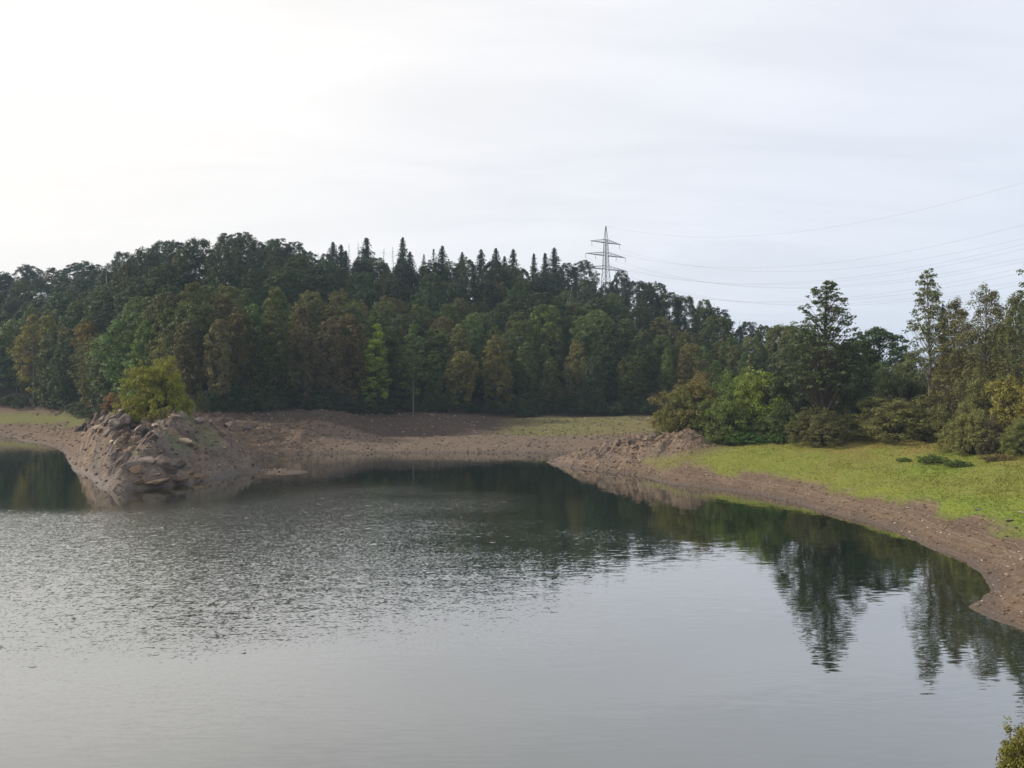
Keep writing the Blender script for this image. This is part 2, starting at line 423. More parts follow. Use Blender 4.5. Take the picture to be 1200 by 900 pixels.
# ------------------------------------------------------------------ water
wxs = axis([(-420, 10), (-130, 1.5), (62, 10), (80, 1)]); wys = axis([(-60, 8), (14, 1.2), (140, 3), (200, 1)])
wx, wy = np.meshgrid(wxs, wys)
wd_ = -shore_dist(wx, wy)
# distance from the sheltering right-hand point
rp = POLY[(POLY[:, 0] > 2) & (POLY[:, 1] > 15)]
dR = np.sqrt(np.min((wx[..., None] - rp[:, 0]) ** 2 + (wy[..., None] - rp[:, 1]) ** 2, -1))
nzw = fbm(wx * 0.05, wy * 0.12, 3)
rip = sstep(12, 40, dR + 7 * nzw) * sstep(5, 20, wd_ + 2.5 * nzw)
rip = rip * (1 - sstep(76, 84, wy + 2.5 * nzw - 0.10 * (wx + 50)) * (1 - sstep(-46, -40, wx)))
rip = rip * (1 - 0.45 * sstep(88, 125, wy))
rip = rip * (0.42 + 0.58 * sstep(22, 38, wy + 6 * nzw))
b = NB('lake_water')
P = b.pos()
def slope(scale, sx_, sy_, detail, rough=0.5):
    mpw = b.n('ShaderNodeMapping'); mpw.inputs['Scale'].default_value = (sx_, sy_, 1); mpw.inputs['Rotation'].default_value = (0, 0, math.radians(-6)); b.l(P, mpw.inputs['Vector'])
    c = b.noise(scale, detail, rough, mpw.outputs[0], col=True, dist=0.2)
    v = b.n('ShaderNodeVectorMath', operation='SUBTRACT'); b.l(c, v.inputs[0]); v.inputs[1].default_value = (0.5, 0.5, 0.5)
    return v.outputs[0]
def scl(v, s):
    x = b.n('ShaderNodeVectorMath', operation='SCALE'); b.l(v, x.inputs[0]); b.val(x.inputs['Scale'], s); return x.outputs[0]
def vadd(p, q):
    x = b.n('ShaderNodeVectorMath', operation='ADD'); b.l(p, x.inputs[0]); b.l(q, x.inputs[1]); return x.outputs[0]
ripa = b.attr('ripple')
s1 = scl(slope(1.0, 5.4, 8.0, 3.0, 0.62), b.math('MULTIPLY', ripa, 0.46))
s2 = scl(slope(1.0, 0.9, 6.5, 1.5), b.math('ADD', b.math('MULTIPLY', ripa, 0.06), 0.05))
s3 = scl(slope(1.0, 0.35, 1.1, 2.0), 0.012)
s4 = scl(slope(1.0, 1.5, 2.6, 2.0), b.math('MULTIPLY', b.math('MULTIPLY', ripa, b.rng(b.noise(0.06, 3, 0.5, P), 0.42, 0.62)), 0.17))
sp = b.n('ShaderNodeVectorMath', operation='MULTIPLY'); b.l(slope(1.0, 1.3, 2.4, 2.0), sp.inputs[0]); sp.inputs[1].default_value = (1, -1, 0)
sf = b.rng(b.noise(1.0, 2, 0.5, vadd(scl(P, 0.9), sp.outputs[0])), 0.60, 0.70)
s5 = scl(slope(1.0, 2.2, 3.6, 1.0), b.math('MULTIPLY', b.math('MULTIPLY', ripa, sf), 0.55))
v = vadd(vadd(vadd(vadd(s1, s2), s3), s4), s5)
ml = b.n('ShaderNodeVectorMath', operation='MULTIPLY'); b.l(v, ml.inputs[0]); ml.inputs[1].default_value = (0.55, 1, 0)
up = b.n('ShaderNodeVectorMath', operation='ADD'); b.l(ml.outputs[0], up.inputs[0]); up.inputs[1].default_value = (0, 0, 1)
nrm = b.n('ShaderNodeVectorMath', operation='NORMALIZE'); b.l(up.outputs[0], nrm.inputs[0])
# reflectance rises towards grazing view, dark turbid water below
lw = b.n('ShaderNodeLayerWeight'); lw.inputs['Blend'].default_value = 0.5; b.l(nrm.outputs[0], lw.inputs['Normal'])
refl = b.math('ADD', b.math('MULTIPLY', b.math('POWER', lw.outputs['Facing'], 1.9), 0.92), 0.04, clamp=True)
gls = b.n('ShaderNodeBsdfGlossy'); gls.inputs['Color'].default_value = (0.97, 0.97, 0.97, 1)
b.l(nrm.outputs[0], gls.inputs['Normal'])
b.l(b.math('ADD', b.math('MULTIPLY', ripa, 0.15), 0.02), gls.inputs['Roughness'])
dif = b.n('ShaderNodeBsdfDiffuse'); dif.inputs['Color'].default_value = (0.009, 0.017, 0.011, 1)
ms = b.n('ShaderNodeMixShader'); b.l(refl, ms.inputs[0]); b.l(dif.outputs[0], ms.inputs[1]); b.l(gls.outputs[0], ms.inputs[2])
M_water = b.done(ms.outputs[0])
wi = np.arange(wx.size).reshape(wx.shape)
wf = np.stack([wi[:-1, :-1], wi[:-1, 1:], wi[1:, 1:], wi[1:, :-1]], -1).reshape(-1, 4)
me = mesh_from('water', np.stack([wx, wy, np.zeros_like(wx)], -1).reshape(-1, 3), wf, M_water, {'ripple': ('POINT', rip)}, smooth=True)
tag(obj('water', me), kind='structure')

# ------------------------------------------------------------------ foliage and wood materials
def leaf_mat(name, trans=0.3, gloss=0.25):
    b = NB(name)
    oc = b.n('ShaderNodeObjectInfo')
    var = b.attr('var')
    g = b.n('ShaderNodeHueSaturation')
    g.inputs['Saturation'].default_value = 1.0
    b.l(b.rng(var, 0, 1, 0.472, 0.522), g.inputs['Hue'])
    b.l(b.rng(var, 0, 1, 0.62, 1.38), g.inputs['Value'])
    b.l(oc.outputs['Color'], g.inputs['Color'])
    p = b.n('ShaderNodeBsdfPrincipled'); b.l(g.outputs[0], p.inputs['Base Color'])
    p.inputs['Roughness'].default_value = 0.55; p.inputs['Specular IOR Level'].default_value = gloss
    t = b.n('ShaderNodeBsdfTranslucent')
    b.l(b.mix(1.0, g.outputs[0], (1.15, 1.1, 0.55), 'MULTIPLY'), t.inputs['Color'])
    m = b.n('ShaderNodeMixShader'); m.inputs[0].default_value = trans
    b.l(p.outputs[0], m.inputs[1]); b.l(t.outputs[0], m.inputs[2])
    return b.done(m.outputs[0])
M_leaf = leaf_mat('leaves')
M_needle = leaf_mat('needles', 0.12, 0.15)
def bark_mat(name, c1, c2, s=3.0):
    b = NB(name); P = b.n('ShaderNodeTexCoord').outputs['Object']
    mpb = b.n('ShaderNodeMapping'); mpb.inputs['Scale'].default_value = (4, 4, 0.8); b.l(P, mpb.inputs['Vector'])
    n = b.noise(s, 5, 0.6, mpb.outputs[0])
    return b.done(b.bsdf(b.mix(b.rng(n, 0.35, 0.65), c1, c2), 0.9, 0.1, b.bump(n, 0.8, 0.04)))
M_bark = bark_mat('brown_bark', (0.045, 0.036, 0.028), (0.10, 0.082, 0.064))
M_pale = bark_mat('pale_bark', (0.09, 0.08, 0.068), (0.20, 0.18, 0.155))
M_dead = bark_mat('weathered_wood', (0.15, 0.14, 0.13), (0.27, 0.255, 0.235))

# ------------------------------------------------------------------ tree building
class Wood:
    def __init__(self): self.v, self.f = [], []
    def tube(self, pts, rad, sides=5):
        base = len(self.v); n = len(pts)
        for i, (p, r) in enumerate(zip(pts, rad)):
            d = Vector(pts[min(i + 1, n - 1)]) - Vector(pts[max(i - 1, 0)])
            d = d.normalized() if d.length > 1e-6 else Vector((0, 0, 1))
            a = d.cross(Vector((0.31, 0.95, 0.02))).normalized(); c = d.cross(a)
            for k in range(sides):
                t = 2 * math.pi * k / sides
                self.v.append(tuple(Vector(p) + (a * math.cos(t) + c * math.sin(t)) * r))
        for i in range(n - 1):
            for k in range(sides):
                k2 = (k + 1) % sides
                self.f.append((base + i * sides + k, base + i * sides + k2, base + (i + 1) * sides + k2, base + (i + 1) * sides + k))
    def mesh(self, name, mat): return mesh_from(name, np.array(self.v), np.array(self.f), mat, smooth=True)

def leaf_mesh(name, C, Nn, size, mat, R, aspect=1.7, along=None, var=None):
    n = len(C)
    Nn = Nn / (np.linalg.norm(Nn, axis=1, keepdims=True) + 1e-9)
    ref = R.normal(size=(n, 3)) if along is None else along
    t = ref - Nn * np.sum(ref * Nn, 1, keepdims=True); t /= (np.linalg.norm(t, axis=1, keepdims=True) + 1e-9)
    bb = np.cross(Nn, t)
    l = (size * R.uniform(0.65, 1.35, n))[:, None] * 0.5; w = l / aspect
    V = np.stack([C - t * l, C + bb * w + Nn * w * 0.15, C + t * l, C - bb * w + Nn * w * 0.15], 1).reshape(-1, 3)
    F = np.arange(n * 4).reshape(n, 4)
    vv = R.random(n) if var is None else var
    return mesh_from(name, V, F, mat, {'var': ('FACE', np.clip(vv, 0, 1))})

def clump_leaves(centers, radii, per, R, flat=0.7, up=0.6):
    """leaves over little shells, denser on top; returns centres, normals and a tone value that differs by clump"""
    C, Nn, V = [], [], []
    for c, r in zip(centers, radii):
        k = max(4, int(per * R.uniform(0.7, 1.3)))
        d = R.normal(size=(k, 3)); d[:, 2] = np.where(R.random(k) < 0.62, np.abs(d[:, 2]), d[:, 2])
        d /= np.linalg.norm(d, axis=1, keepdims=True)
        rr = r * R.uniform(0.55, 1.08, (k, 1))
        p = d * rr; p[:, 2] *= flat
        C.append(c + p); nn = d + R.normal(size=(k, 3)) * 0.38; nn[:, 2] += up * 0.6
        Nn.append(nn); V.append(np.clip(R.normal(0.5, 0.14) + R.normal(0, 0.16, k), 0, 1))
    return np.concatenate(C), np.concatenate(Nn), np.concatenate(V)

def dome(f): return math.sqrt(max(0.02, 1 - ((f - 0.42) / 0.60) ** 2)) if f > 0.42 else 0.72 + 0.28 * f / 0.42
def egg(f): return max(0.12, math.sqrt(max(0.0, 1 - ((f - 0.36) / 0.66) ** 2)) ** 1.25) if f > 0.36 else 0.74 + 0.26 * f / 0.36
def broadleaf(seed, H=20, cb=0.25, Rm=4.8, nclump=110, per=70, leaf=0.42, cr=1.15, shape=(0.55, 1.0, 0.9), bark=None, lean=0.3, prof=None, flat=0.7, lump=0.28, limb_every=1, inner=0.45, upswing=0.35, trunk_top=0.9, tr=None):
    R = np.random.default_rng(seed); rr = random.Random(seed)
    w = Wood()
    tr = tr or H * 0.014
    lx, ly = R.normal(0, lean, 2)
    def axis_at(f): return np.array([lx * f * f * H * 0.06 + 0.12 * math.sin(seed + 5 * f), ly * f * f * H * 0.06 + 0.12 * math.cos(seed + 4 * f), f * H])
    ks = np.linspace(-0.02, trunk_top, 12)
    w.tube([axis_at(k) for k in ks], [tr * (1.35 if k <= 0 else 1) * (1 - 0.9 * max(k, 0) / trunk_top) + 0.015 for k in ks], 7)
    if prof is None:
        prof = lambda f: max(0.05, (math.sin(math.pi * min(1, max(0, f)) ** shape[0])) ** shape[1]) if f < 0.999 else 0.05
    ph = R.uniform(0, 6.28, 6)
    cs, rs = [], []
    tries = 0
    while len(cs) < nclump and tries < nclump * 30:
        tries += 1
        f = R.random() ** 0.85; th = R.uniform(0, 2 * math.pi)
        env = prof(f) * (1 + lump * (math.sin(2 * th + ph[0] + 5 * f) * 0.5 + math.sin(3 * th + ph[1] - 7 * f) * 0.35 + math.sin(5 * th + ph[2] + 11 * f) * 0.3))
        if R.random() > 0.25 + 0.75 * prof(f): continue
        rad = Rm * env * (inner + (1 - inner) * R.random() ** 0.55)
        h = cb + (1 - cb) * f
        a = axis_at(h)
        c = a + np.array([math.cos(th) * rad, math.sin(th) * rad, R.normal(0, 0.25)])
        r = cr * R.uniform(0.65, 1.25) * (0.75 + 0.25 * prof(f))
        if all(np.sum((c - q) ** 2) > (0.36 * (r + s)) ** 2 for q, s in zip(cs[-60:], rs[-60:])):
            cs.append(c); rs.append(r)
    for i, c in enumerate(cs):
        if i % limb_every: continue
        h = c[2] / H; rad = math.hypot(c[0], c[1])
        h0 = max(0.08, h - upswing * rad / H * 1.6 - 0.03)
        p0 = axis_at(min(h0, trunk_top * 0.97)); m = p0 * 0.45 + c * 0.55; m[2] += -0.06 * rad
        rb = max(0.02, tr * 0.30 * (1 - 0.75 * h0))
        w.tube([p0, m, c], [rb, rb * 0.6, 0.012], 4)
    C, Nn, V = clump_leaves(cs, rs, per, R, flat)
    return w.mesh('trunk', bark or M_bark), leaf_mesh('crown', C, Nn, leaf, M_leaf, R, var=V)

def spruce(seed, H=22, cb=0.12, Rm=3.4, step=0.55, nb=9, leaf=0.62, power=0.85, thin=0.0):
    R = np.random.default_rng(seed); w = Wood()
    ks = np.linspace(-0.02, 1, 10)
    w.tube([(0.1 * math.sin(3 * k + seed), 0.1 * math.cos(2 * k + seed), k * H) for k in ks], [H * 0.012 * (1 - 0.95 * max(k, 0)) + 0.012 for k in ks], 6)
    C, Nn, A, V = [], [], [], []
    h = cb * H
    while h < H * 0.985:
        f = (h - cb * H) / (H * (1 - cb))
        Lb = Rm * (1 - f) ** power * R.uniform(0.82, 1.12) + 0.12
        if f < 0.12: Lb *= 0.7 + 2.5 * f
        k = max(4, int(nb * (0.55 + 0.45 * (1 - f))))
        a0 = R.uniform(0, 6.28); tone = R.normal(0.5, 0.12)
        for j in range(k):
            if R.random() < thin: continue
            th = a0 + 2 * math.pi * j / k + R.normal(0, 0.22); l = Lb * R.uniform(0.65, 1.15)
            d = np.array([math.cos(th), math.sin(th), 0]); droop = R.uniform(0.12, 0.35) * (1 - 0.6 * f)
            if l > 1.0 and j % 3 == 0:
                w.tube([(0, 0, h), tuple(d * l * 0.6 + np.array([0, 0, h - droop * l * 0.45]))], [0.035, 0.012], 3)
            m = max(3, int(l / 0.21))
            s = np.linspace(0.12, 1, m) * l
            side = R.normal(0, 0.17, m) * (0.6 + s / max(l, 1e-3)) * min(1.0, l / 2)
            per = np.array([-d[1], d[0], 0])
            c = d[None] * s[:, None] + per[None] * side[:, None]
            c[:, 2] = h - droop * s * (0.4 + 0.8 * s / l) + 0.10 * (s / l) ** 3 * l + R.normal(0, 0.05, m)
            C.append(c)
            nn = np.array([0, 0, 0.75])[None] + d[None] * 0.55 + R.normal(0, 0.35, (m, 3)); Nn.append(nn)
            A.append(d[None] * 1.0 + np.array([0, 0, -0.45])[None] + per[None] * np.sign(side)[:, None] * 0.7 + R.normal(0, 0.2, (m, 3)))
            V.append(np.clip(tone + 0.12 * (s / l - 0.5) + R.normal(0, 0.15, m), 0, 1))
        h += step * (0.55 + 0.6 * (1 - f)) * R.uniform(0.8, 1.2)
    C, Nn, A, V = map(np.concatenate, (C, Nn, A, V))
    return w.mesh('trunk', M_bark), leaf_mesh('crown', C, Nn, leaf, M_needle, R, 2.0, A, V)

def snag(seed, H=17, branches=44):
    R = np.random.default_rng(seed); w = Wood()
    ks = np.linspace(-0.02, 1, 9)
    w.tube([(0.15 * math.sin(2 * k + seed), 0.15 * math.cos(3 * k), k * H) for k in ks], [0.19 * (1 - 0.85 * max(k, 0)) + 0.02 for k in ks], 6)
    bw = Wood()
    for i in range(branches):
        h = H * R.uniform(0.4, 0.98); th = R.uniform(0, 6.28); l = R.uniform(0.7, 2.6) * (1.2 - h / H)
        d = np.array([math.cos(th), math.sin(th), 0])
        bw.tube([(0, 0, h), tuple(d * l * 0.5 + [0, 0, h + 0.02 * l]), tuple(d * l + [0, 0, h - 0.15 * l])], [0.045, 0.03, 0.012], 4)
    return w.mesh('trunk', M_dead), bw.mesh('branch', M_dead)

def bush(seed, H=4, Rx=4, nclump=80, per=90, leaf=0.22, cr=0.75, stems=9, flat=0.8, top=0.8, bark=None):
    """many-stemmed shrub, leafy down to the ground"""
    R = np.random.default_rng(seed); w = Wood(); cs, rs = [], []
    ph = R.uniform(0, 6.28, 3)
    t = 0
    while len(cs) < nclump and t < nclump * 30:
        t += 1
        th = R.uniform(0, 2 * math.pi); el = R.uniform(0.02, 1) ** 1.15 * math.pi / 2
        k = (0.60 + 0.40 * R.random() ** 0.4) * (1 + 0.16 * math.sin(3 * th + ph[0]) + 0.13 * math.sin(5 * th + ph[1] + 3 * el) + 0.1 * math.sin(7 * el + ph[2]))
        ce = math.cos(el) ** 0.7
        c = np.array([math.cos(th) * ce * Rx * k, math.sin(th) * ce * Rx * k, H * top * k * math.sin(el) + 0.25])
        r = cr * R.uniform(0.6, 1.3)
        if all(np.sum((c - q) ** 2) > (0.40 * (r + s)) ** 2 for q, s in zip(cs[-50:], rs[-50:])):
            cs.append(c); rs.append(r)
    for i, c in enumerate(cs):
        if i % 2 and i > stems * 2: continue
        b0 = np.array([c[0] * 0.15, c[1] * 0.15, -0.1]); m = b0 * 0.5 + c * 0.5; m[2] += 0.1 * H
        w.tube([b0, m, c], [0.06, 0.035, 0.01], 4)
    C, Nn, V = clump_leaves(cs, rs, per, R, flat)
    return w.mesh('stem', bark or M_bark), leaf_mesh('crown', C, Nn, leaf, M_leaf, R, var=V)

def crown_size(proto):
    me_ = proto[1]; a = np.empty(len(me_.vertices) * 3, dtype=np.float32); me_.vertices.foreach_get('co', a); a = a.reshape(-1, 3)
    return float(np.percentile(a[:, 2], 99.7)), float(np.percentile(np.abs(a[:, :2]), 98.5))
def place(name, proto, x, y, z, label, cat, color, group=None, scale=1.0, rz=None, sz=None, names=('trunk', 'crown')):
    e = bpy.data.objects.new(name, None)
    COL.objects.link(e)
    e.empty_display_size = 0.5
    e.location = (x, y, z); e.rotation_euler = (0, 0, random.uniform(0, 6.28) if rz is None else rz)
    if isinstance(scale, tuple): e.scale = scale
    else: e.scale = (scale, scale, sz if sz else scale)
    tag(e, label, cat, group)
    for nm, me_ in zip(names, proto):
        o = obj(nm, me_, e)
        o.color = (*color, 1)
    return e
def jit(c, s=0.16):
    k = random.uniform(1 - s, 1 + s); return tuple(max(0.003, q * k * random.uniform(1 - s * 0.5, 1 + s * 0.5)) for q in c)

# ------------------------------------------------------------------ forest on the hill
B_ROUND = [broadleaf(100 + i, H=20, cb=0.10, Rm=4.6 + 0.25 * (i % 3), nclump=270, per=52, leaf=0.42, cr=0.95, prof=dome, inner=0.62, limb_every=5, lump=0.34, flat=0.95) for i in range(6)]
B_TALL = [broadleaf(140 + i, H=21, cb=0.06, Rm=3.3, nclump=230, per=50, leaf=0.40, cr=0.85, prof=egg, inner=0.55, limb_every=5, lump=0.4, flat=1.0) for i in range(5)]
B_HIGH = [broadleaf(160 + i, H=22, cb=0.42, Rm=4.4, nclump=160, per=56, leaf=0.42, cr=0.95, prof=dome, inner=0.5, limb_every=3, flat=0.9) for i in range(3)]
SPR = [spruce(200 + i, H=20, Rm=3.7 + 0.3 * i, leaf=0.74, power=0.72 + 0.08 * (i % 3), nb=11) for i in range(5)]
SPR_T = [spruce(220 + i, H=24, cb=0.42, Rm=2.8, leaf=0.66, thin=0.25) for i in range(3)]
SNAG = [snag(240 + i, H=17 + i) for i in range(3)]
EDGE = [bush(260 + i, H=5, Rx=3.2, nclump=55, per=60, leaf=0.34, cr=0.9) for i in range(3)]

GREEN, DARK, OLIVE, RUST, YELL, LIME, BLUEG = (0.092, 0.122, 0.036), (0.050, 0.074, 0.030), (0.132, 0.132, 0.046), (0.142, 0.114, 0.052), (0.200, 0.170, 0.026), (0.190, 0.265, 0.028), (0.036, 0.054, 0.032)
trees = []          # kind, x, y, height, radius, colour key
def skip_zone(px, y): return False
taken = []
def try_add(kind, x, y, h, r, key, gap):
    for (a, c, g) in taken:
        if (a - x) ** 2 + (c - y) ** 2 < (0.5 * (g + gap)) ** 2: return False
    taken.append((x, y, gap)); trees.append((kind, x, y, h, r, key)); return True
R = random.Random(11)
# named individuals first keep their room
reserve = {}
for nm, px, py, Y in (('lime', 441, 478, 0), ('pale', 487, 482, 0), ('yellow', 45, 470, 0), ('snag', 125, 0, 232)):
    if Y: X_ = (px - 600) / FPX * Y; reserve[nm] = (X_, Y)
    else:
        q = hit(px, py, 120); reserve[nm] = (q[0], q[1])
    taken.append((*reserve[nm], 3.6))
# front row along the edge
for k in range(2600):
    px = R.uniform(-90, 960); ye = float(np.interp(px, PX, YE))
    Y = ye + R.uniform(1.0, 16.0) ** 1.0; X_ = (px - 600) / FPX * Y
    if px > 760 and Y < 165: continue
    u = R.random()
    rusty = 190 < px < 430
    key = ('rust' if u < 0.14 else 'olive' if u < 0.78 else 'green') if rusty else ('olive' if u < 0.38 else 'green' if u < 0.9 else 'yellow') if px < 190 else ('green' if u < 0.62 else 'olive' if u < 0.75 else 'dark')
    hmax = 20 if px < 420 else 16.5 if px < 760 else 14
    try_add('tall' if R.random() < 0.62 else 'round', X_, Y, hmax * R.uniform(0.72, 1.05), 3.8, key, R.uniform(4.4, 6.0))
# hillside
for k in range(14000):
    px = R.uniform(-120, 960); ye, yc = float(np.interp(px, PX, YE)), float(np.interp(px, PX, YC))
    Y = R.uniform(ye + 14, yc + 34); X_ = (px - 600) / FPX * Y
    f = (Y - ye) / (yc - ye)
    con = (0.6 if px > 640 else 0.0) * (f > 0.28)
    if px > 470 and f > 0.72: con = 0.9 if px < 650 else 0.6
    if 390 < px <= 470 and f > 0.74: con = 0.75
    if px < 110 and f > 0.55: con = 0.12
    spr = R.random() < con and not (px < 110)
    if spr:
        kind = 'sprt' if (f > 0.85 and R.random() < 0.4 and px < 680) else 'spr'
        try_add(kind, X_, Y, R.triangular(13, 24, 18) if f > 0.7 and px < 650 else R.triangular(10, 19, 14) if px < 660 else R.triangular(9, 16, 12), 3.0, 'blue', R.uniform(4.0, 5.6))
    else:
        kind = 'high' if (px < 110 and f > 0.6 and R.random() < 0.7) else 'round'
        u = R.random()
        key = 'dark' if f > 0.42 and u < 0.62 else 'green' if u < 0.9 else 'olive'
        try_add(kind, X_, Y, R.uniform(12.5, 18), 4.2, key, R.uniform(5.0, 6.8))
# far ridge in the haze
for k in range(260):
    px = R.uniform(760, 985); Y = R.uniform(470, 540); X_ = (px - 600) / FPX * Y
    try_add('spr' if R.random() < 0.7 else 'round', X_, Y, R.uniform(17, 25), 3.4, 'blue', 8.5)
# crude visibility test so that wholly hidden trees are left out
cov = np.zeros((225, 340), bool)
def crown_mask(x, y, z0, z1, r, mark):
    cx = 20 + (600 + FPX * x / y) / 4; ya = (HOR - FPX * (z1 - CAM_H) / y) / 4; yb = (HOR - FPX * (z0 - CAM_H) / y) / 4
    rx = max(0.8, FPX * r / y / 4)
    i0, i1, j0, j1 = int(max(0, cx - rx)), int(min(339, cx + rx)) + 1, int(max(0, ya)), int(min(224, yb)) + 1
    if i1 <= i0 or j1 <= j0: return 0, 0
    ii, jj = np.meshgrid(np.arange(i0, i1), np.arange(j0, j1))
    m = ((ii + 0.5 - cx) / rx) ** 2 + ((jj + 0.5 - (ya + yb) / 2) / max(0.8, (yb - ya) / 2)) ** 2 < 1
    sub = cov[j0:j1, i0:i1]
    vis = int((m & ~sub).sum())
    if mark: sub |= m
    return vis, int(m.sum())
keep = []
for tr_ in sorted(trees, key=lambda q: q[2]):
    kind, x, y, h, r, key = tr_
    z = gz(x, y)
    vis, tot = crown_mask(x, y, z + h * 0.12, z + h, r * 0.8, True)
    if vis >= max(6, 0.10 * tot): keep.append(tr_)
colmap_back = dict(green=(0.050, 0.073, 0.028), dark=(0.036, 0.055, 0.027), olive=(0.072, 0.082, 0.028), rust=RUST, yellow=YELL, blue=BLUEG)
colmap = dict(green=GREEN, dark=DARK, olive=OLIVE, rust=RUST, yellow=YELL, blue=BLUEG)
def zone_of(px, f, Y):
    if Y > 440: return 'far'
    if f < 0.25: return 'front'
    if f > 0.8: return 'crest'
    return 'slope'
SECT = ((110, 'above the grassy bay'), (250, 'behind the rounded tree'), (400, 'above the stony bank'), (520, 'near the lime green tree'),
        (660, 'above the sandbar'), (790, 'behind the rubble ridge'), (2000, 'behind the grassy point'))
def describe(kind, key, zn, px, h, f):
    if zn == 'far': return 'hazy pale blue %s on the distant ridge behind the point' % ('spruce' if kind in ('spr', 'sprt') else 'leafy tree')
    size = 'tall ' if h > 16.5 else 'small ' if h < 14 else ''
    tone = {'green': 'fresh green', 'dark': 'dark green', 'olive': 'olive', 'rust': 'rust tinged', 'yellow': 'yellowing', 'blue': 'bluish'}[key]
    sort = {'round': 'broad leafy tree', 'tall': 'narrow leafy tree', 'high': 'bare-stemmed leafy tree', 'spr': 'spruce', 'sprt': 'bare-stemmed spruce'}[kind]
    sect = next(t for lim, t in SECT if px < lim)
    where = {'front': 'at the forest edge', 'slope': 'on the slope', 'crest': 'on the skyline'}[zn]
    return '%s%s %s %s %s' % (size, tone, sort, where, sect)
print('forest trees', len(trees), 'kept', len(keep))
for kind, x, y, h, r, key in keep:
    px = 600 + FPX * x / y; ye, yc = float(np.interp(px, PX, YE)), float(np.interp(px, PX, YC)); f = (y - ye) / (yc - ye)
    z = gz(x, y) - 0.15
    zn = zone_of(px, f, y)
    if kind in ('spr', 'sprt'):
        proto = random.choice(SPR if kind == 'spr' else SPR_T); base = 20 if kind == 'spr' else 24
        lab = describe(kind, 'blue', zn, px, h, f)
        place('spruce_tree', proto, x, y, z, lab, 'spruce', jit(BLUEG, 0.22), lab, h / base * random.uniform(0.9, 1.2), sz=h / base)
    else:
        proto = random.choice({'round': B_ROUND, 'tall': B_TALL, 'high': B_HIGH}[kind]); base = {'round': 20, 'tall': 21, 'high': 22}[kind]
        lab = describe(kind, key, zn, px, h, f)
        s = h / base
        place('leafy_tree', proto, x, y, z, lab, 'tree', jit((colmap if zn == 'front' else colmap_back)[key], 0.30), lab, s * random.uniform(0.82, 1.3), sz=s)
# named forest trees
BRIGHT = broadleaf(301, H=19, cb=0.10, Rm=2.9, nclump=90, per=80, leaf=0.36, cr=0.95, shape=(0.6, 0.55, 1), lump=0.4)
x, y = reserve['lime']
place('leafy_tree', BRIGHT, x, y - 2, gz(x, y - 2) - 0.1, 'bright lime green slender tree standing out against the dark forest', 'tree', LIME, scale=0.95, sz=(484 - 381) / FPX * y / 19)
PALE = broadleaf(302, H=18, cb=0.22, Rm=2.5, nclump=95, per=60, leaf=0.34, cr=0.8, prof=egg, bark=M_pale, lump=0.45, tr=0.13)
x, y = reserve['pale']
place('leafy_tree', PALE, x, y - 3, gz(x, y - 3) - 0.1, 'slender green tree with a pale straight trunk beside the lime green tree', 'tree', (0.085, 0.135, 0.03), scale=1.0, sz=(486 - 385) / FPX * y / 18)
YT = broadleaf(303, H=21, cb=0.15, Rm=3.6, nclump=105, per=64, leaf=0.40, cr=1.0, shape=(0.65, 0.7, 1), bark=M_pale, lump=0.4)
x, y = reserve['yellow']
place('leafy_tree', YT, x, y - 2, gz(x, y - 2) - 0.1, 'tall tree with a golden yellow crown above the grassy bay', 'tree', YELL, scale=1.1, sz=1.16)
near = [q for q in keep if abs(600 + FPX * q[1] / q[2] - 125) < 16 and HOR - FPX * (gz(q[1], q[2]) + q[3] - CAM_H) / q[2] < 322]
y = (min(q[2] for q in near) if near else 240) - 4.5
x = (125 - 600) / FPX * y
zs = CAM_H + (HOR - 312) / FPX * y
place('dead_tree', snag(300, 20, 8), x, y, gz(x, y), 'single pale bare dead trunk rising among leafy treetops', 'dead tree', DARK, scale=1.7, sz=(zs - gz(x, y)) / 20, names=('trunk', 'branch'))
for k, (px, py) in enumerate([(372, 288), (385, 283), (398, 280), (408, 279), (419, 277), (425, 287), (436, 290), (447, 284), (462, 282), (512, 292), (143, 293), (160, 296), (838, 352), (866, 372), (879, 376), (905, 380)]):
    Y = float(np.interp(px, PX, YC)) + (4 if px < 800 else 150)
    X_, zg = (px - 600) / FPX * Y, 0
    zg = gz(X_, Y); top = CAM_H + (HOR - py - (6 if px < 800 else 2)) / FPX * Y
    far = px > 800
    lab = 'hazy bare dead conifer on the far ridge' if far else 'grey dead conifer with bare twigs on the hill skyline'
    place('dead_tree', SNAG[k % 3], X_, Y, zg - 0.2, lab, 'dead tree', DARK, lab, 1.05, sz=max(0.6, (top - zg) / (17 + k % 3)), names=('trunk', 'branch')).rotation_euler = (R.gauss(0, 0.04), R.gauss(0, 0.05), k * 1.3)
# shrubs along the edge of the forest
for k in range(76):
    px = -60 + k * 13.0 + R.uniform(-6, 6)
    if px > 905 or 128 < px < 232: continue
    ye = float(np.interp(px, PX, YE)); Y = ye + R.uniform(-0.4, 2.5); X_ = (px - 600) / FPX * Y
    dk = px > 250
    lab = 'low %s shrub at the forest foot %s' % (('dark', 'dense dark', 'spreading dark')[k % 3] if dk else ('rounded green', 'loose green', 'pale green')[k % 3], next(t for lim, t in SECT if px < lim))
    place('shrub', EDGE[k % 3], X_, Y, gz(X_, Y) - 0.1, lab, 'shrub', jit(DARK if dk else (0.060, 0.078, 0.026), 0.3), lab, R.uniform(0.5, 0.95), sz=R.uniform(0.4, 0.95), names=('stem', 'crown'))

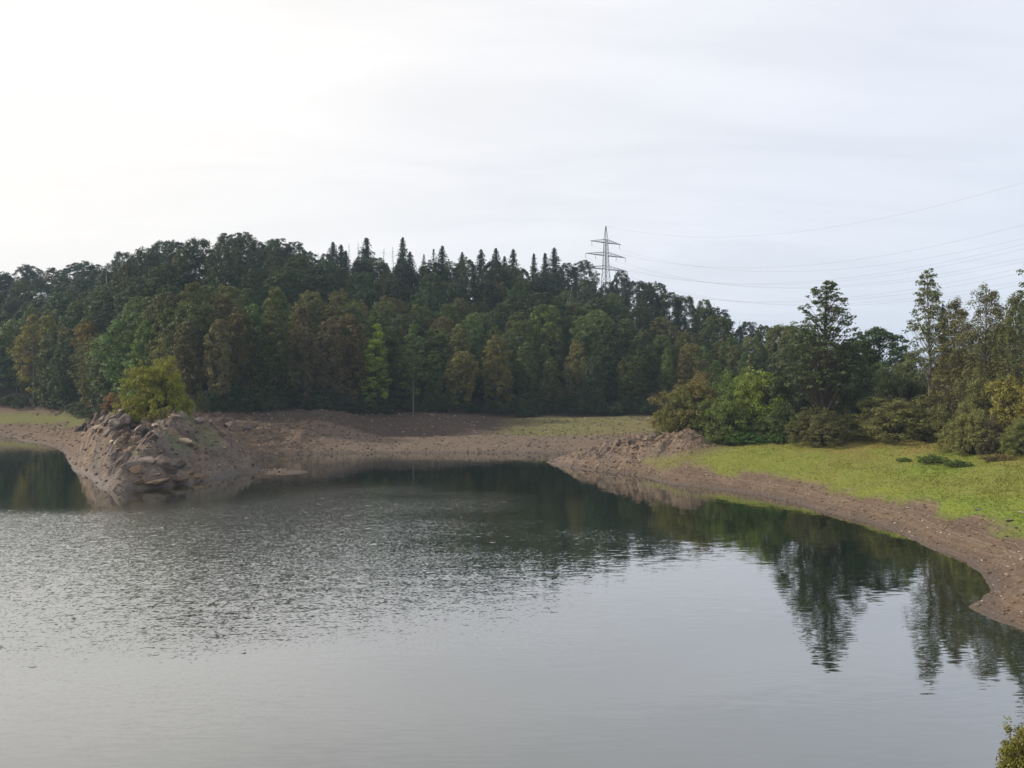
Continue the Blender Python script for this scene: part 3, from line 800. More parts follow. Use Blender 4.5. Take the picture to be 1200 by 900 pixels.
# ------------------------------------------------------------------ trees and bushes on the left rock
x, y, z = hit(184, 487, 80)
y += 2.0; x = (184 - 600) / FPX * y; z = gz(x, y)
ROCKT = bush(401, H=8.2, Rx=5.0, nclump=560, per=90, leaf=0.19, cr=0.55, stems=30, top=0.84, flat=1.15)
place('leafy_tree', ROCKT, x, y, z - 0.2, 'rounded yellow green tree on top of the rocky point', 'tree', (0.215, 0.225, 0.026), scale=4.7 / crown_size(ROCKT)[1], rz=0.4, sz=(488 - 413) / FPX * y / crown_size(ROCKT)[0])
SPRIG = broadleaf(402, H=11, cb=0.55, Rm=0.9, nclump=26, per=40, leaf=0.18, cr=0.42, shape=(0.8, 0.6, 1), lump=0.5)
place('leafy_tree', SPRIG, x - 0.7, y + 1.5, gz(x, y + 1.5) - 0.1, 'thin pale sapling poking out above the rounded tree on the rock', 'tree', (0.175, 0.180, 0.055), scale=1.2, sz=(487 - 396) / FPX * y / 11)
RUSTB = bush(403, H=2.4, Rx=1.2, nclump=30, per=60, leaf=0.16, cr=0.36, stems=8)
x2, y2, z2 = hit(131, 482, 90)
place('shrub', RUSTB, x2, y2, z2 - 0.1, 'small rust orange shrub at the edge of the rocky point', 'shrub', (0.20, 0.105, 0.052), scale=1.0, sz=1.05, names=('stem', 'crown'))

# ------------------------------------------------------------------ trees and bushes on the right point
def ground_line(px, Y): X_ = (px - 600) / FPX * Y; return X_, gz(X_, Y)
def by_pixels(name, proto, H0, R0, px, ytop, half, Y, label, cat, color, names=('trunk', 'crown'), rz=None, ymul=1.0):
    """a plant at distance Y whose top and half-width meet the given photo rows/columns; its foot is on the ground"""
    X_, zg = ground_line(px, Y)
    top = CAM_H + (HOR - ytop) / FPX * Y
    H0, R0 = crown_size(proto)
    s = half / FPX * Y / R0 * (1.18 if name == 'shrub' else 1.08)
    if name == 'shrub': color = tuple(q * 1.22 for q in color)
    return place(name, proto, X_, Y, zg - 0.15, label, cat, color, None, (s, s * ymul, (top - zg + 0.15) / H0), rz, names=names)
SH = ('stem', 'crown')
BU = [bush(500 + i, H=6.4, Rx=4.2, nclump=420, per=80, leaf=0.18, cr=0.52, stems=26, top=0.84, flat=1.0) for i in range(4)]
BH0, BR0 = 4.75, 4.3
by_pixels('shrub', BU[0], BH0, BR0, 816, 438, 40, 116, 'broad rounded shrub with rust tinged top at the end of the bushes', 'shrub', (0.128, 0.112, 0.036), SH)
by_pixels('shrub', BU[3], BH0, BR0, 800, 452, 24, 113.5, 'olive shrub at the foot of the rust tinged bush beside the rubble ridge', 'shrub', (0.109, 0.113, 0.033), SH)
by_pixels('shrub', BU[1], BH0, BR0, 850, 459, 30, 108, 'dense green willow bush in front of the rust tinged bush', 'shrub', (0.096, 0.128, 0.031), SH)
by_pixels('shrub', BU[2], BH0, BR0, 894, 436, 46, 112, 'tall bright yellow green bush between willow bush and tall airy tree', 'shrub', (0.128, 0.166, 0.026), SH)
by_pixels('shrub', BU[0], BH0, BR0, 858, 434, 30, 121, 'leafy green bush behind the yellow green bush', 'shrub', (0.092, 0.134, 0.028), SH, rz=2.2)
YCON = spruce(510, H=9, cb=0.05, Rm=1.9, step=0.4, nb=8, leaf=0.34)
by_pixels('spruce_tree', YCON, 9, 1.9, 879, 416, 15, 128, 'small yellowish conifer peeping above the bushes', 'conifer', (0.160, 0.160, 0.045))
DCON = spruce(511, H=14, cb=0.05, Rm=2.3, step=0.4, nb=9, leaf=0.42)
by_pixels('spruce_tree', DCON, 14, 2.3, 908, 402, 15, 130, 'small dark green spruce beside the yellowish conifer', 'spruce', (0.026, 0.046, 0.023))
# tall airy tree with an open conical crown
def cone_prof(f): return 0.18 + 0.95 * (1 - f) ** 0.75 if f > 0.25 else 0.75 + 0.6 * f
AIRY = broadleaf(520, H=21, cb=0.30, Rm=4.0, nclump=430, per=22, leaf=0.27, cr=0.42, prof=cone_prof, lean=0.05, lump=0.4, inner=0.2, upswing=0.75, trunk_top=0.99, tr=0.24, limb_every=1, bark=M_bark)
by_pixels('leafy_tree', AIRY, 21, 4.2, 967, 330, 37, 103, 'tall airy tree with open conical crown and bare lower trunk', 'tree', (0.077, 0.108, 0.040), rz=1.0)
GREY = broadleaf(521, H=13, cb=0.06, Rm=3.6, nclump=190, per=110, leaf=0.22, cr=0.72, shape=(0.62, 0.6, 1))
by_pixels('leafy_tree', GREY, 13, 3.7, 940, 381, 35, 108, 'dark grey green leafy tree just behind the tall airy tree', 'tree', (0.073, 0.092, 0.046))
by_pixels('leafy_tree', GREY, 13, 3.7, 990, 398, 30, 106, 'dark leafy tree between the tall airy tree and the round dark tree', 'tree', (0.059, 0.083, 0.034), rz=2.4)
OAK = broadleaf(522, H=13, cb=0.08, Rm=5.0, nclump=260, per=120, leaf=0.25, cr=0.85, shape=(0.60, 0.6, 1))
by_pixels('leafy_tree', OAK, 13, 5.1, 1030, 385, 46, 118, 'round dark green tree with a dense crown behind the willow', 'tree', (0.046, 0.080, 0.026))
by_pixels('leafy_tree', OAK, 13, 5.1, 1000, 400, 34, 128, 'dark green tree rising behind the tall airy tree', 'tree', (0.053, 0.084, 0.031), rz=1.4)
by_pixels('shrub', BU[1], BH0, BR0, 1068, 415, 38, 108, 'grey green domed willow bush in front of the slender poplar', 'shrub', (0.115, 0.138, 0.059), SH, rz=3.0)
by_pixels('shrub', BU[2], BH0, BR0, 1052, 466, 50, 97, 'wide olive bush along the upper edge of the meadow', 'shrub', (0.130, 0.132, 0.042), SH, rz=1.9)
by_pixels('shrub', BU[3], BH0, BR0, 962, 478, 32, 98, 'low olive green bush around the foot of the tall airy tree', 'shrub', (0.098, 0.098, 0.036), SH, rz=0.9)
by_pixels('shrub', BU[0], BH0, BR0, 916, 472, 24, 104, 'dark green low bush next to the foot of the tall airy tree', 'shrub', (0.077, 0.104, 0.031), SH, rz=4.1)
by_pixels('shrub', BU[1], BH0, BR0, 1000, 470, 26, 103, 'dark shady bush between the airy tree and the wide olive bush', 'shrub', (0.061, 0.080, 0.031), SH, rz=5.1)
POP = broadleaf(530, H=19, cb=0.36, Rm=2.2, nclump=190, per=26, leaf=0.28, cr=0.48, shape=(0.75, 0.5, 1), lean=0.05, lump=0.5, inner=0.2, upswing=0.9, trunk_top=0.99, tr=0.17, bark=M_pale)
by_pixels('leafy_tree', POP, 19, 2.3, 1088, 316, 21, 98, 'slender poplar with sparse leaves and thin bright twigs', 'tree', (0.115, 0.138, 0.054))
by_pixels('spruce_tree', DCON, 14, 2.3, 1105, 358, 17, 112, 'dark conifer tucked behind the slender poplar', 'conifer', (0.028, 0.046, 0.028))
BIR = [broadleaf(540 + i, H=17, cb=0.07, Rm=3.1, nclump=330, per=72, leaf=0.20, cr=0.62, shape=(0.62, 0.55, 1), lump=0.45, inner=0.25, upswing=0.6, trunk_top=0.98, bark=M_pale, flat=1.25, tr=0.17) for i in range(2)]
by_pixels('birch_tree', BIR[0], 17, 3.2, 1118, 352, 27, 96, 'olive brown birch with drooping twigs behind the slender poplar', 'birch', (0.161, 0.150, 0.055))
by_pixels('birch_tree', BIR[1], 17, 3.2, 1152, 337, 30, 92, 'tall olive birch with pale trunk and open drooping crown', 'birch', (0.142, 0.142, 0.059))
by_pixels('birch_tree', BIR[0], 17, 3.2, 1190, 346, 28, 88, 'dense olive green birch at the end of the birch row', 'birch', (0.126, 0.132, 0.049), rz=2.5)
by_pixels('leafy_tree', OAK, 13, 5.1, 1180, 385, 40, 104, 'dark tree filling the gap behind the birches', 'tree', (0.061, 0.084, 0.031), rz=3.3)
by_pixels('leafy_tree', OAK, 13, 5.1, 1128, 410, 36, 106, 'shaded low tree behind the olive brown birch', 'tree', (0.065, 0.086, 0.034), rz=5.0)
by_pixels('leafy_tree', POP, 19, 2.3, 1216, 300, 26, 84, 'tall leafy tree whose branches reach out over the birches', 'tree', (0.077, 0.104, 0.040), rz=1.4)
by_pixels('shrub', BU[3], BH0, BR0, 1100, 474, 24, 93, 'small olive bush at the foot of the olive brown birch', 'shrub', (0.131, 0.136, 0.046), SH, rz=2.9)
by_pixels('shrub', BU[2], BH0, BR0, 1138, 482, 27, 82, 'rounded olive bush standing out into the meadow', 'shrub', (0.146, 0.150, 0.049), SH, rz=0.2)
by_pixels('shrub', BU[0], BH0, BR0, 1160, 488, 18, 80, 'dark purplish bush against the rounded olive bush', 'shrub', (0.070, 0.061, 0.037), SH, rz=0.7)
by_pixels('shrub', BU[1], BH0, BR0, 1204, 432, 34, 84, 'yellow olive bush in front of the dense birch', 'shrub', (0.199, 0.181, 0.043), SH, rz=0.2)
by_pixels('shrub', BU[3], BH0, BR0, 1202, 488, 26, 77, 'low green bush at the meadow edge below the yellow olive bush', 'shrub', (0.126, 0.142, 0.043), SH, rz=3.9)
by_pixels('shrub', BU[2], BH0, BR0, 1160, 440, 30, 88, 'olive bush growing between the birch trunks', 'shrub', (0.131, 0.138, 0.046), SH, rz=5.2)

# ------------------------------------------------------------------ rocks
def rock_mesh(name, seed, mat, sub=3, planes=15, flatz=0.8, rough=0.05):
    import bmesh
    R = np.random.default_rng(seed)
    bm = bmesh.new(); bmesh.ops.create_icosphere(bm, subdivisions=sub, radius=1.0)
    n = R.normal(size=(planes, 3)); n /= np.linalg.norm(n, axis=1, keepdims=True)
    dd = R.uniform(0.42, 0.82, planes)
    for v in bm.verts:
        d = np.array(v.co); d /= np.linalg.norm(d)
        dp = n @ d
        r = min([1.1] + [dd[i] / dp[i] for i in range(planes) if dp[i] > 0.15])
        r *= 1 + rough * mnoise.fractal(Vector(d * 2.3 + seed), 1.0, 2.0, 3)
        v.co = Vector(d * r); v.co.z *= flatz
    me = bpy.data.meshes.new(name); bm.to_mesh(me); bm.free()
    me.materials.append(mat); return me
b = NB('rock')
P = b.n('ShaderNodeTexCoord').outputs['Object']
oi = b.n('ShaderNodeObjectInfo')
off = b.n('ShaderNodeVectorMath', operation='ADD'); b.l(P, off.inputs[0]); b.l(b.pos(), off.inputs[1])
nA = b.noise(0.8, 6, 0.65, off.outputs[0]); nB = b.noise(4.0, 5, 0.6, off.outputs[0])
c = b.mix(b.rng(nA, 0.35, 0.65), (0.55, 0.52, 0.50), (1.25, 1.18, 1.08))
c = b.mix(b.rng(nB, 0.55, 0.75, 0, 0.6), c, (0.42, 0.38, 0.38))
c = b.mix(1.0, oi.outputs['Color'], c, 'MULTIPLY')
M_rock = b.done(b.bsdf(c, 0.9, 0.25, b.bump(b.math('ADD', nA, b.math('MULTIPLY', nB, 0.5)), 0.9, 0.12)))
ROCKS = [rock_mesh('rock', 700 + i, M_rock, 3, 9 + i, 0.8 + 0.06 * (i % 4), 0.05) for i in range(8)]
LOWR = [rock_mesh('rock', 730 + i, M_rock, 2, 10, 0.7, 0.06) for i in range(6)]
def tone_of(c, q=0.2):
    k = RR.uniform(1 - q, 1 + q); return tuple(v * k for v in c)
def rock_at(name, parent, px, py, sx, sy=None, tone=(0.2, 0.16, 0.13), R=random, sink=0.35, y0=30, low=False, tilt=0.5, strata=False):
    x, y, z = hit(px, py, y0)
    s = sx / FPX * y; h = (sy or sx) / FPX * y
    o = obj(name, R.choice(LOWR if low else ROCKS))
    o.location = (x, y + s * 0.4, z + h * (1 - 2 * sink) * 0.5)
    o.rotation_euler = (R.uniform(-tilt, tilt), R.uniform(-tilt, tilt), R.uniform(0, 6.28))
    if strata: o.rotation_euler = (R.gauss(-0.25, 0.14), R.gauss(-0.62, 0.16), R.gauss(0.25, 0.22))
    o.scale = (s, s * R.uniform(0.7, 1.2), h)
    o.color = (*tone, 1)
    if parent: o.parent = parent; o.matrix_parent_inverse = parent.matrix_world.inverted()
    return o
def anchor(name, x, y, z, label, cat):
    e = bpy.data.objects.new(name, None); COL.objects.link(e); e.location = (x, y, z); e.empty_display_size = 1
    tag(e, label, cat); bpy.context.view_layer.update(); return e
RR = random.Random(5)
GREYR, PALER, TAN, DRK, RED = (0.20, 0.168, 0.155), (0.36, 0.315, 0.27), (0.23, 0.165, 0.108), (0.105, 0.085, 0.080), (0.20, 0.135, 0.10)
x, y, z = hit(165, 520, 60)
crag = anchor('rock_outcrop', x, y, z, 'craggy brown rock outcrop of broken blocks below the rounded tree', 'rocks')
tones = [GREYR, GREYR, PALER, TAN, DRK, DRK, RED]
for k in range(60):           # jagged strata of the broken face towards the bay
    px = RR.uniform(86, 176); py = RR.uniform(484, 524)
    if py < 484 + max(0, 108 - px) * 1.1 or py > 506 + (px - 88) * 0.45: continue
    rock_at('rock_block', crag, px, py, RR.uniform(5.0, 10.0), RR.uniform(3.4, 6.5), tone_of(RR.choice([GREYR, GREYR, PALER, DRK, DRK, RED]), 0.25), RR, 0.38, 60, strata=True)
for k in range(34):           # broken slope below them
    px = RR.uniform(78, 235); py = RR.uniform(510, 566)
    if py > 535 + (px - 80) * 0.55 or py < 515: continue
    rock_at('rock_block', crag, px, py, RR.uniform(3.0, 8.0), RR.uniform(1.4, 3.2), tone_of(RR.choice([TAN, RED, TAN, GREYR]), 0.2), RR, 0.55, 60, strata=True)
for k in range(40):           # slope on the other side
    px = RR.uniform(205, 330); py = RR.uniform(486, 540)
    rock_at('rock_block', crag, px, py, RR.uniform(1.6, 5.6), RR.uniform(1.2, 3.0), tone_of(RR.choice([GREYR, RED, DRK, DRK]), 0.25), RR, 0.45, 60, low=True, strata=RR.random() < 0.5)
for px, py, sx, sy, tn in [(188, 548, 17, 15, (0.15, 0.122, 0.108)), (172, 546, 13, 13, GREYR), (205, 549, 13, 11, DRK), (197, 556, 12, 8, DRK), (158, 553, 12, 8, TAN), (182, 566, 20, 6, (0.12, 0.088, 0.066)), (158, 569, 14, 5, (0.15, 0.11, 0.08)), (206, 564, 14, 5, (0.15, 0.11, 0.075)), (228, 560, 14, 5, TAN),
                           (170, 497, 10, 5, PALER), (181, 500, 9, 4, PALER), (215, 520, 10, 6.5, (0.44, 0.38, 0.29)), (222, 523, 6, 5, DRK), (232, 495, 9, 7, GREYR), (268, 499, 10, 6, GREYR), (286, 502, 9, 6, DRK), (296, 501, 8, 5, DRK),
                           (205, 491, 12, 4, (0.3, 0.25, 0.2)), (120, 493, 8, 10, GREYR), (131, 496, 8, 10, PALER), (143, 497, 8, 11, GREYR), (104, 500, 7, 9, DRK), (92, 505, 6, 8, DRK), (112, 488, 7, 6, DRK), (150, 492, 10, 6, DRK), (160, 510, 9, 6, DRK)]:
    rock_at('rock_block', crag, px, py, sx, sy, tone_of(tn, 0.1), RR, 0.42, 60, tilt=0.3)
x, y, z = hit(740, 522, 60)
rub = anchor('rubble_ridge', x, y, z, 'ridge of broken reddish brown stone slabs at the tip of the grassy point', 'rocks')
for k in range(110):
    t = RR.random() ** 0.6
    px = 655 + 122 * t + RR.uniform(-6, 6); py = 537 - 30 * t ** 1.3 + RR.uniform(-3, 9)
    big = t > 0.5
    rock_at('rock_slab', rub, px, py, RR.uniform(1.2, 5.6 if big else 2.8), RR.uniform(0.7, 2.0), tone_of(RR.choice([RED, TAN, DRK, DRK, GREYR]), 0.25), RR, 0.46, 60, low=True, strata=RR.random() < 0.6)
for px, py, s, lab in [(1148, 599, 6.0, 'grey flat stone lying in the green grass beside the bare bank'), (1184, 611, 6.5, 'darker lone stone in the grass near the bare bank'),
                       (1197, 601, 4.0, 'small pale stone in the meadow grass'), (962, 516, 3.5, 'small pale stone on dry grass by the tall airy tree'),
                       (472, 507, 2.6, 'small white stone on the crest of the sandbar'), (303, 504, 2.6, 'pale boulder on the stony bank behind the sandbar')]:
    o = rock_at('stone', None, px, py, s, s * 0.45, PALER if ('pale' in lab or 'white' in lab) else (0.22, 0.2, 0.19), RR, 0.3, low=True, tilt=0.15)
    tag(o, lab, 'stone')
bl = Wood()
x, y, z = hit(977, 597, 40)
bl.tube([(0, 0, 0), (0.35, 0.1, 0.10), (0.75, 0.1, 0.12)], [0.05, 0.045, 0.02], 6); bl.tube([(0.35, 0.1, 0.1), (0.5, -0.1, 0.3)], [0.03, 0.012], 5)
o = obj('driftwood', bl.mesh('driftwood', M_dead)); o.location = (x, y, z + 0.02); o.rotation_euler = (0, 0, 0.4)
tag(o, 'short bleached branch lying on the bare bank', 'driftwood')

# gravel and small stones strewn over the bare banks
def icosa():
    t = (1 + 5 ** 0.5) / 2
    v = np.array([(-1, t, 0), (1, t, 0), (-1, -t, 0), (1, -t, 0), (0, -1, t), (0, 1, t), (0, -1, -t), (0, 1, -t), (t, 0, -1), (t, 0, 1), (-t, 0, -1), (-t, 0, 1)], float)
    f = np.array([(0, 11, 5), (0, 5, 1), (0, 1, 7), (0, 7, 10), (0, 10, 11), (1, 5, 9), (5, 11, 4), (11, 10, 2), (10, 7, 6), (7, 1, 8), (3, 9, 4), (3, 4, 2), (3, 2, 6), (3, 6, 8), (3, 8, 9), (4, 9, 5), (2, 4, 11), (6, 2, 10), (8, 6, 7), (9, 8, 1)])
    return v / np.linalg.norm(v[0]), f
IV, IF = icosa()
def strew(n, xr, yr, smin, smax, cond):
    R = np.random.default_rng(n); x = R.uniform(*xr, n); y = R.uniform(*yr, n)
    d = interp(DD, x, y); z = interp(ZZ, x, y); g = interp(grass, x, y)
    k = cond(x, y, d, z, g, R)
    x, y, z = x[k], y[k], z[k]; s = smin * (smax / smin) ** (R.random(len(x)) ** 2.2)
    return x, y, z, s
sets = [strew(30000, (8, 48), (34, 112), 0.03, 0.15, lambda x, y, d, z, g, R: (d > 0.15) & (R.random(len(x)) > 1.15 * g + 0.12) & (z < 4.2)),
        strew(9000, (-70, -30), (84, 145), 0.05, 0.28, lambda x, y, d, z, g, R: (d > 0.2) & (z < 8.5)),
        strew(9000, (-44, 30), (118, 165), 0.06, 0.26, lambda x, y, d, z, g, R: (d > 0.2) & (g < 0.5)),
        strew(2500, (-125, -75), (136, 205), 0.08, 0.35, lambda x, y, d, z, g, R: (d > 0.2) & (g < 0.4)),
        strew(3500, (4, 28), (100, 122), 0.04, 0.25, lambda x, y, d, z, g, R: (d > 0.2) & (g < 0.3))]
x, y, z, s = (np.concatenate(a) for a in zip(*sets))
R_ = np.random.default_rng(77); n = len(x)
V = IV[None] * (1 + R_.uniform(-0.25, 0.25, (n, 12, 1))); V[:, :, 2] *= R_.uniform(0.4, 0.8, (n, 1))
V[:, :, 0] *= R_.uniform(0.7, 1.4, (n, 1))
a = R_.uniform(0, 6.28, n); ca, sa = np.cos(a)[:, None], np.sin(a)[:, None]
V = np.stack([V[:, :, 0] * ca - V[:, :, 1] * sa, V[:, :, 0] * sa + V[:, :, 1] * ca, V[:, :, 2]], -1) * s[:, None, None]
V += np.stack([x, y, z + s * 0.15], -1)[:, None, :]
F = (IF[None] + (np.arange(n) * 12)[:, None, None]).reshape(-1, 3)
b = NB('gravel')
va = b.attr('var')
gc = b.mix(b.rng(va, 0, 0.7), (0.075, 0.054, 0.042), (0.180, 0.132, 0.094))
gc = b.mix(b.rng(va, 0.75, 1.0), gc, (0.34, 0.29, 0.25))
M_gravel = b.done(b.bsdf(gc, 0.9, 0.2))
me = mesh_from('gravel', V.reshape(-1, 3), F, M_gravel, {'var': ('FACE', np.repeat(R_.random(n) ** 1.3, 20))})
tag(obj('gravel', me), 'small brown stones strewn over the bare banks of the reservoir', 'gravel', kind='stuff')

# grass
R_ = np.random.default_rng(78)
n0 = 260000
x = R_.uniform(14, 72, n0); y = R_.uniform(40, 122, n0)
g = interp(grass, x, y); pxs = 600 + FPX * x / y; dens = np.clip((115 - y) / 60, 0.35, 1)
k = (R_.random(n0) < g * 0.40 * dens) & (pxs < 1290) & (pxs > 740) & (interp(forest, x, y) < 0.6)
x, y = x[k], y[k]; z = interp(ZZ, x, y); n = len(x)
patch = fbm(x * 0.25, y * 0.25, 3)
hgt = (0.07 + 0.10 * np.clip(patch + 0.4, 0, 1.2)) * R_.uniform(0.6, 1.5, n)
Vs, Fs = [], []
base = np.stack([x, y, z - 0.01], -1)
for q in range(3):
    th = R_.uniform(0, 6.28, n); d = np.stack([np.cos(th), np.sin(th), 0 * th], -1); w = np.stack([-d[:, 1], d[:, 0], 0 * th], -1)
    o_ = d * R_.uniform(0, 0.07, (n, 1)); wd = 0.018 + 0.025 * R_.random((n, 1))
    Vs.append(np.stack([base + o_ - w * wd, base + o_ + w * wd, base + o_ + d * hgt[:, None] * R_.uniform(0.2, 0.8, (n, 1)) + np.array([0, 0, 1]) * hgt[:, None]], 1))
V = np.stack(Vs, 1).reshape(-1, 3); F = np.arange(len(V)).reshape(-1, 3)
dryv = np.clip(interp(dry, x, y) * 0.8 + R_.normal(0, 0.16, n), 0, 1)
b = NB('grass_blades')
va = b.attr('var'); dv = b.attr('dryness')
gc = b.mix(va, (0.125, 0.180, 0.024), (0.190, 0.235, 0.032))
gc = b.mix(dv, gc, (0.235, 0.185, 0.058))
tl = b.n('ShaderNodeBsdfTranslucent'); b.l(gc, tl.inputs['Color'])
ms = b.n('ShaderNodeMixShader'); ms.inputs[0].default_value = 0.35
b.l(b.bsdf(gc, 0.6, 0.2), ms.inputs[1]); b.l(tl.outputs[0], ms.inputs[2])
M_grass = b.done(ms.outputs[0])
me = mesh_from('grass', V, F, M_grass, {'var': ('FACE', np.repeat(np.clip(0.5 + 0.5 * patch + R_.normal(0, 0.15, n), 0, 1), 3)), 'dryness': ('FACE', np.repeat(dryv, 3))})
tag(obj('grass', me), 'short yellow green grass on the meadow of the point', 'grass', kind='stuff')

# low weeds on the meadow
WEED = [bush(800 + i, H=1.1, Rx=2.2, nclump=90, per=60, leaf=0.15, cr=0.34, stems=12, top=0.8) for i in range(2)]
for px, py, hw, hh, tone, lab in [(880, 519, 30, 9, (0.055, 0.120, 0.022), 'patch of fresh green nettles in front of the bushes'),
                                  (850, 520, 20, 7, (0.075, 0.120, 0.026), 'lower weeds between the nettle patch and the rubble ridge'),
                                  (912, 519, 16, 8, (0.06, 0.115, 0.022), 'clump of green weeds between the nettle patch and the airy tree'),
                                  (980, 515, 9, 4, (0.06, 0.10, 0.025), 'small tuft of weeds on the dry grass by the airy tree'),
                                  (1092, 543, 16, 7, (0.08, 0.12, 0.022), 'loose weeds in the meadow before the rounded olive bush'),
                                  (1060, 541, 9, 4, (0.08, 0.13, 0.022), 'small weed tuft in the bright green meadow'),
                                  (1122, 547, 14, 6, (0.07, 0.105, 0.024), 'weeds at the foot of the rounded olive bush'),
                                  (1168, 540, 18, 6, (0.15, 0.12, 0.045), 'dry brown weeds in front of the dark purplish bush')]:
    x, y, z = hit(px, py, 40)
    place('weed_patch', WEED[px % 2], x, y, z - 0.08, lab, 'weeds', tone, None, (hw / FPX * y / 2.2, hw / FPX * y / 2.2 * 0.8, hh / FPX * y / 0.95), names=('stem', 'crown'))
# leafy shrub on the near bank
NEAR = bush(820, H=1.7, Rx=0.9, nclump=70, per=70, leaf=0.085, cr=0.20, stems=16, flat=1.3, top=0.9)
X_ = 15.0
place('shrub', NEAR, X_, 22.4, gz(X_, 22.4) - 0.05, 'yellow green leafy shrub on the near bank at the water', 'shrub', (0.15, 0.15, 0.025), None, (0.85, 0.85, (1.7 - gz(X_, 22.4)) / 1.55), 0.6, names=('stem', 'crown'))
place('shrub', NEAR, X_ + 1.0, 23.6, gz(X_ + 1.0, 23.6) - 0.05, 'taller rusty shrub behind the yellow green shrub on the near bank', 'shrub', (0.15, 0.085, 0.035), None, (0.6, 0.6, 0.75), 2.6, names=('stem', 'crown'))

# ------------------------------------------------------------------ pylon and power lines
b = NB('galvanised_steel'); M_steel = b.done(b.bsdf(b.mix(b.noise(0.7, 3), (0.07, 0.073, 0.078), (0.11, 0.113, 0.118)), 0.6, 0.4))
b = NB('insulator_glass'); M_ins = b.done(b.bsdf((0.16, 0.15, 0.14), 0.3, 0.5))
PYX, PYY = (710 - 600) / FPX * 520, 520.0
PZ0 = gz(PYX, PYY)
pyl = anchor('lattice_pylon', PYX, PYY, PZ0, 'grey steel lattice pylon with three crossarms behind the hill', 'pylon')
ARM_A = math.radians(33)
pyl.rotation_euler = (0, 0, ARM_A); bpy.context.view_layer.update()
def lev(py): return CAM_H + (HOR - py) / FPX * PYY - PZ0
Z1, Z2, Z3, ZT = lev(315.5), lev(299.5), lev(284.5), lev(265)
def width(z): return np.interp(z, [0, Z1 * 0.55, Z1, Z3, Z3 + 2, ZT], [9.5, 5.2, 3.2, 2.0, 1.9, 0.25])
levels = list(np.linspace(0, Z1, 9)) + list(np.linspace(Z1, Z3 + 2.0, 8))[1:]
CORN = [(-1, -1), (1, -1), (1, 1), (-1, 1)]
for cx, cy in CORN:
    w = Wood(); zz_ = levels + [ZT]
    w.tube([(cx * width(q) / 2, cy * width(q) / 2, q - (0.5 if q == 0 else 0)) for q in zz_], [0.21] * len(zz_), 4)
    obj('leg', w.mesh('leg', M_steel), pyl)
w = Wood()
for q0, q1 in zip(levels[:-1], levels[1:]):
    for i in range(4):
        a, c = CORN[i], CORN[(i + 1) % 4]
        pt = lambda k, q: (k[0] * width(q) / 2, k[1] * width(q) / 2, q)
        w.tube([pt(a, q0), pt(c, q1)], [0.09, 0.09], 3); w.tube([pt(c, q0), pt(a, q1)], [0.09, 0.09], 3); w.tube([pt(a, q1), pt(c, q1)], [0.09, 0.09], 3)
obj('bracing', w.mesh('bracing', M_steel), pyl)
hang = []
for za, half, spots in ((Z1, 19.5, (1.0, 0.45)), (Z2, 17.5, (1.0, 0.52)), (Z3, 13.5, (0.9,))):
    w = Wood()
    for s in (-1, 1):
        tip = (s * half, 0, za); b0 = width(za) / 2; b1 = width(za + 2.2) / 2
        for e in (-1, 1):
            w.tube([(s * b0, e * b0, za), tip], [0.2, 0.16], 4); w.tube([(s * b1, e * b1, za + 2.2), tip], [0.14, 0.11], 4)
            for k in range(1, 7):
                t = k / 7; t2 = (k - 0.5) / 7
                lo = np.array((s * b0, e * b0, za)) * (1 - t) + np.array(tip) * t; hi = np.array((s * b1, e * b1, za + 2.2)) * (1 - t2) + np.array(tip) * t2
                w.tube([tuple(lo), tuple(hi)], [0.07, 0.07], 3)
        for f in spots: hang.append((s * half * f, 0, za))
    obj('crossarm', w.mesh('crossarm', M_steel), pyl)
INS_L = 3.2
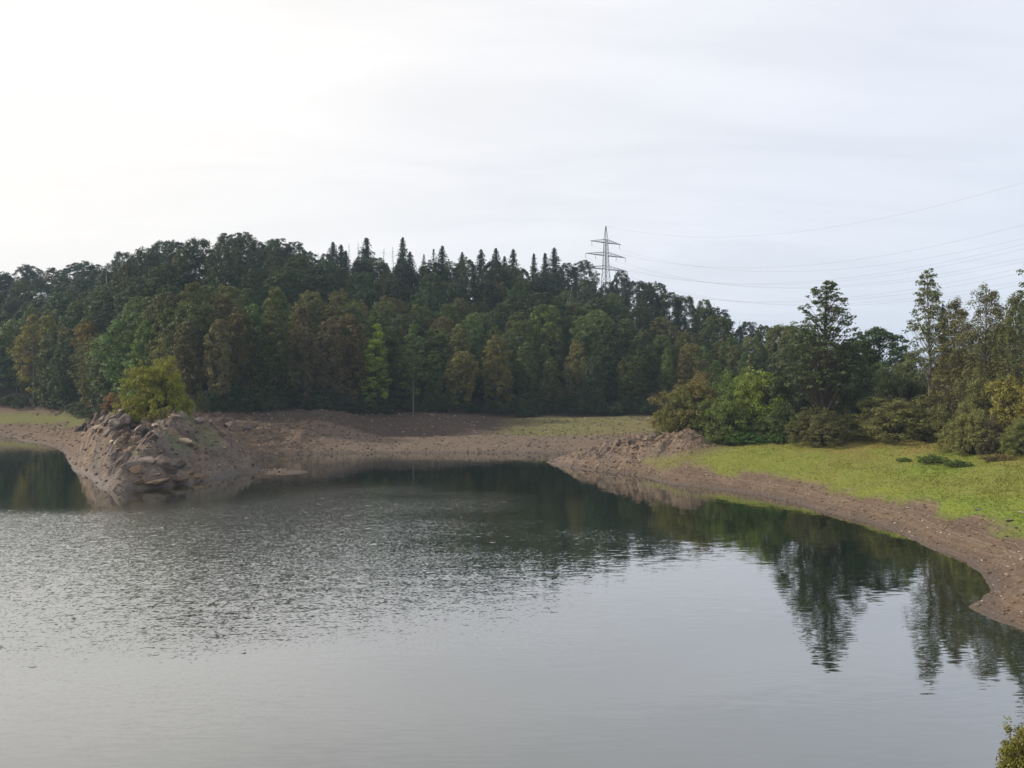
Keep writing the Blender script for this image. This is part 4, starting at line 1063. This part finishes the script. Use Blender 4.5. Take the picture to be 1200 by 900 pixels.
for hx, hy, hz in hang:
    w = Wood()
    pts = [(hx, hy, hz - 0.1)]; rad = [0.06]
    for k in range(9):
        q = hz - 0.4 - k * INS_L / 10; pts += [(hx, hy, q + 0.08), (hx, hy, q)]; rad += [0.08, 0.24]
    pts.append((hx, hy, hz - INS_L)); rad.append(0.07)
    w.tube(pts, rad, 6); obj('insulator', w.mesh('insulator', M_ins), pyl)
b = NB('cable'); M_cable = b.done(b.bsdf((0.22, 0.22, 0.23), 0.5, 0.3))
ca, sa = math.cos(ARM_A), math.sin(ARM_A)
END = Vector((330 - PYX, 120 - PYY, 42)); SAG = 54.0
wires = [(h[0], h[1], h[2] - INS_L) for h in hang] + [(0, 0, ZT)]
names = {0: 'bottom', 1: 'bottom', 2: 'bottom', 3: 'bottom', 4: 'middle', 5: 'middle', 6: 'middle', 7: 'middle', 8: 'top', 9: 'top'}
for k, (hx, hy, hz) in enumerate(wires):
    st = Vector((PYX + ca * hx - sa * hy, PYY + sa * hx + ca * hy, PZ0 + hz))
    pts, rad = [], []
    for q in np.linspace(0, 0.74, 60):
        p_ = st + END * q; p_.z -= SAG * (0.9 if k == 10 else 1) * 4 * q * (1 - q); pts.append(tuple(p_ - st)); rad.append(0.028)
    w = Wood(); w.tube(pts, rad, 4)
    o = obj('power_line', w.mesh('power_line', M_cable)); o.location = st
    lab = 'thin earth wire running from the tip of the pylon' if k == 10 else 'thin sagging power cable hung from the %s crossarm of the pylon' % names[k]
    tag(o, lab, 'power line', lab)

# ------------------------------------------------------------------ haze
b = NB('haze_air')
pv = b.n('ShaderNodeVolumePrincipled')
pv.inputs['Color'].default_value = (0.58, 0.78, 1.0, 1)
pv.inputs['Density'].default_value = 0.00026
pv.inputs['Anisotropy'].default_value = 0.0
b.l(pv.outputs[0], b.out.inputs['Volume'])
hx, hz0, hz1 = 2600.0, -9.0, 128.0
hv = [(sx_ * hx, sy_ * hx, q) for q in (hz0, hz1) for sx_, sy_ in ((-1, -1), (1, -1), (1, 1), (-1, 1))]
me = mesh_from('haze', hv, [(3, 2, 1, 0), (4, 5, 6, 7), (0, 1, 5, 4), (1, 2, 6, 5), (2, 3, 7, 6), (3, 0, 4, 7)], b.m)
tag(obj('haze', me), 'pale bluish haze in the air over the reservoir', 'haze', kind='stuff')
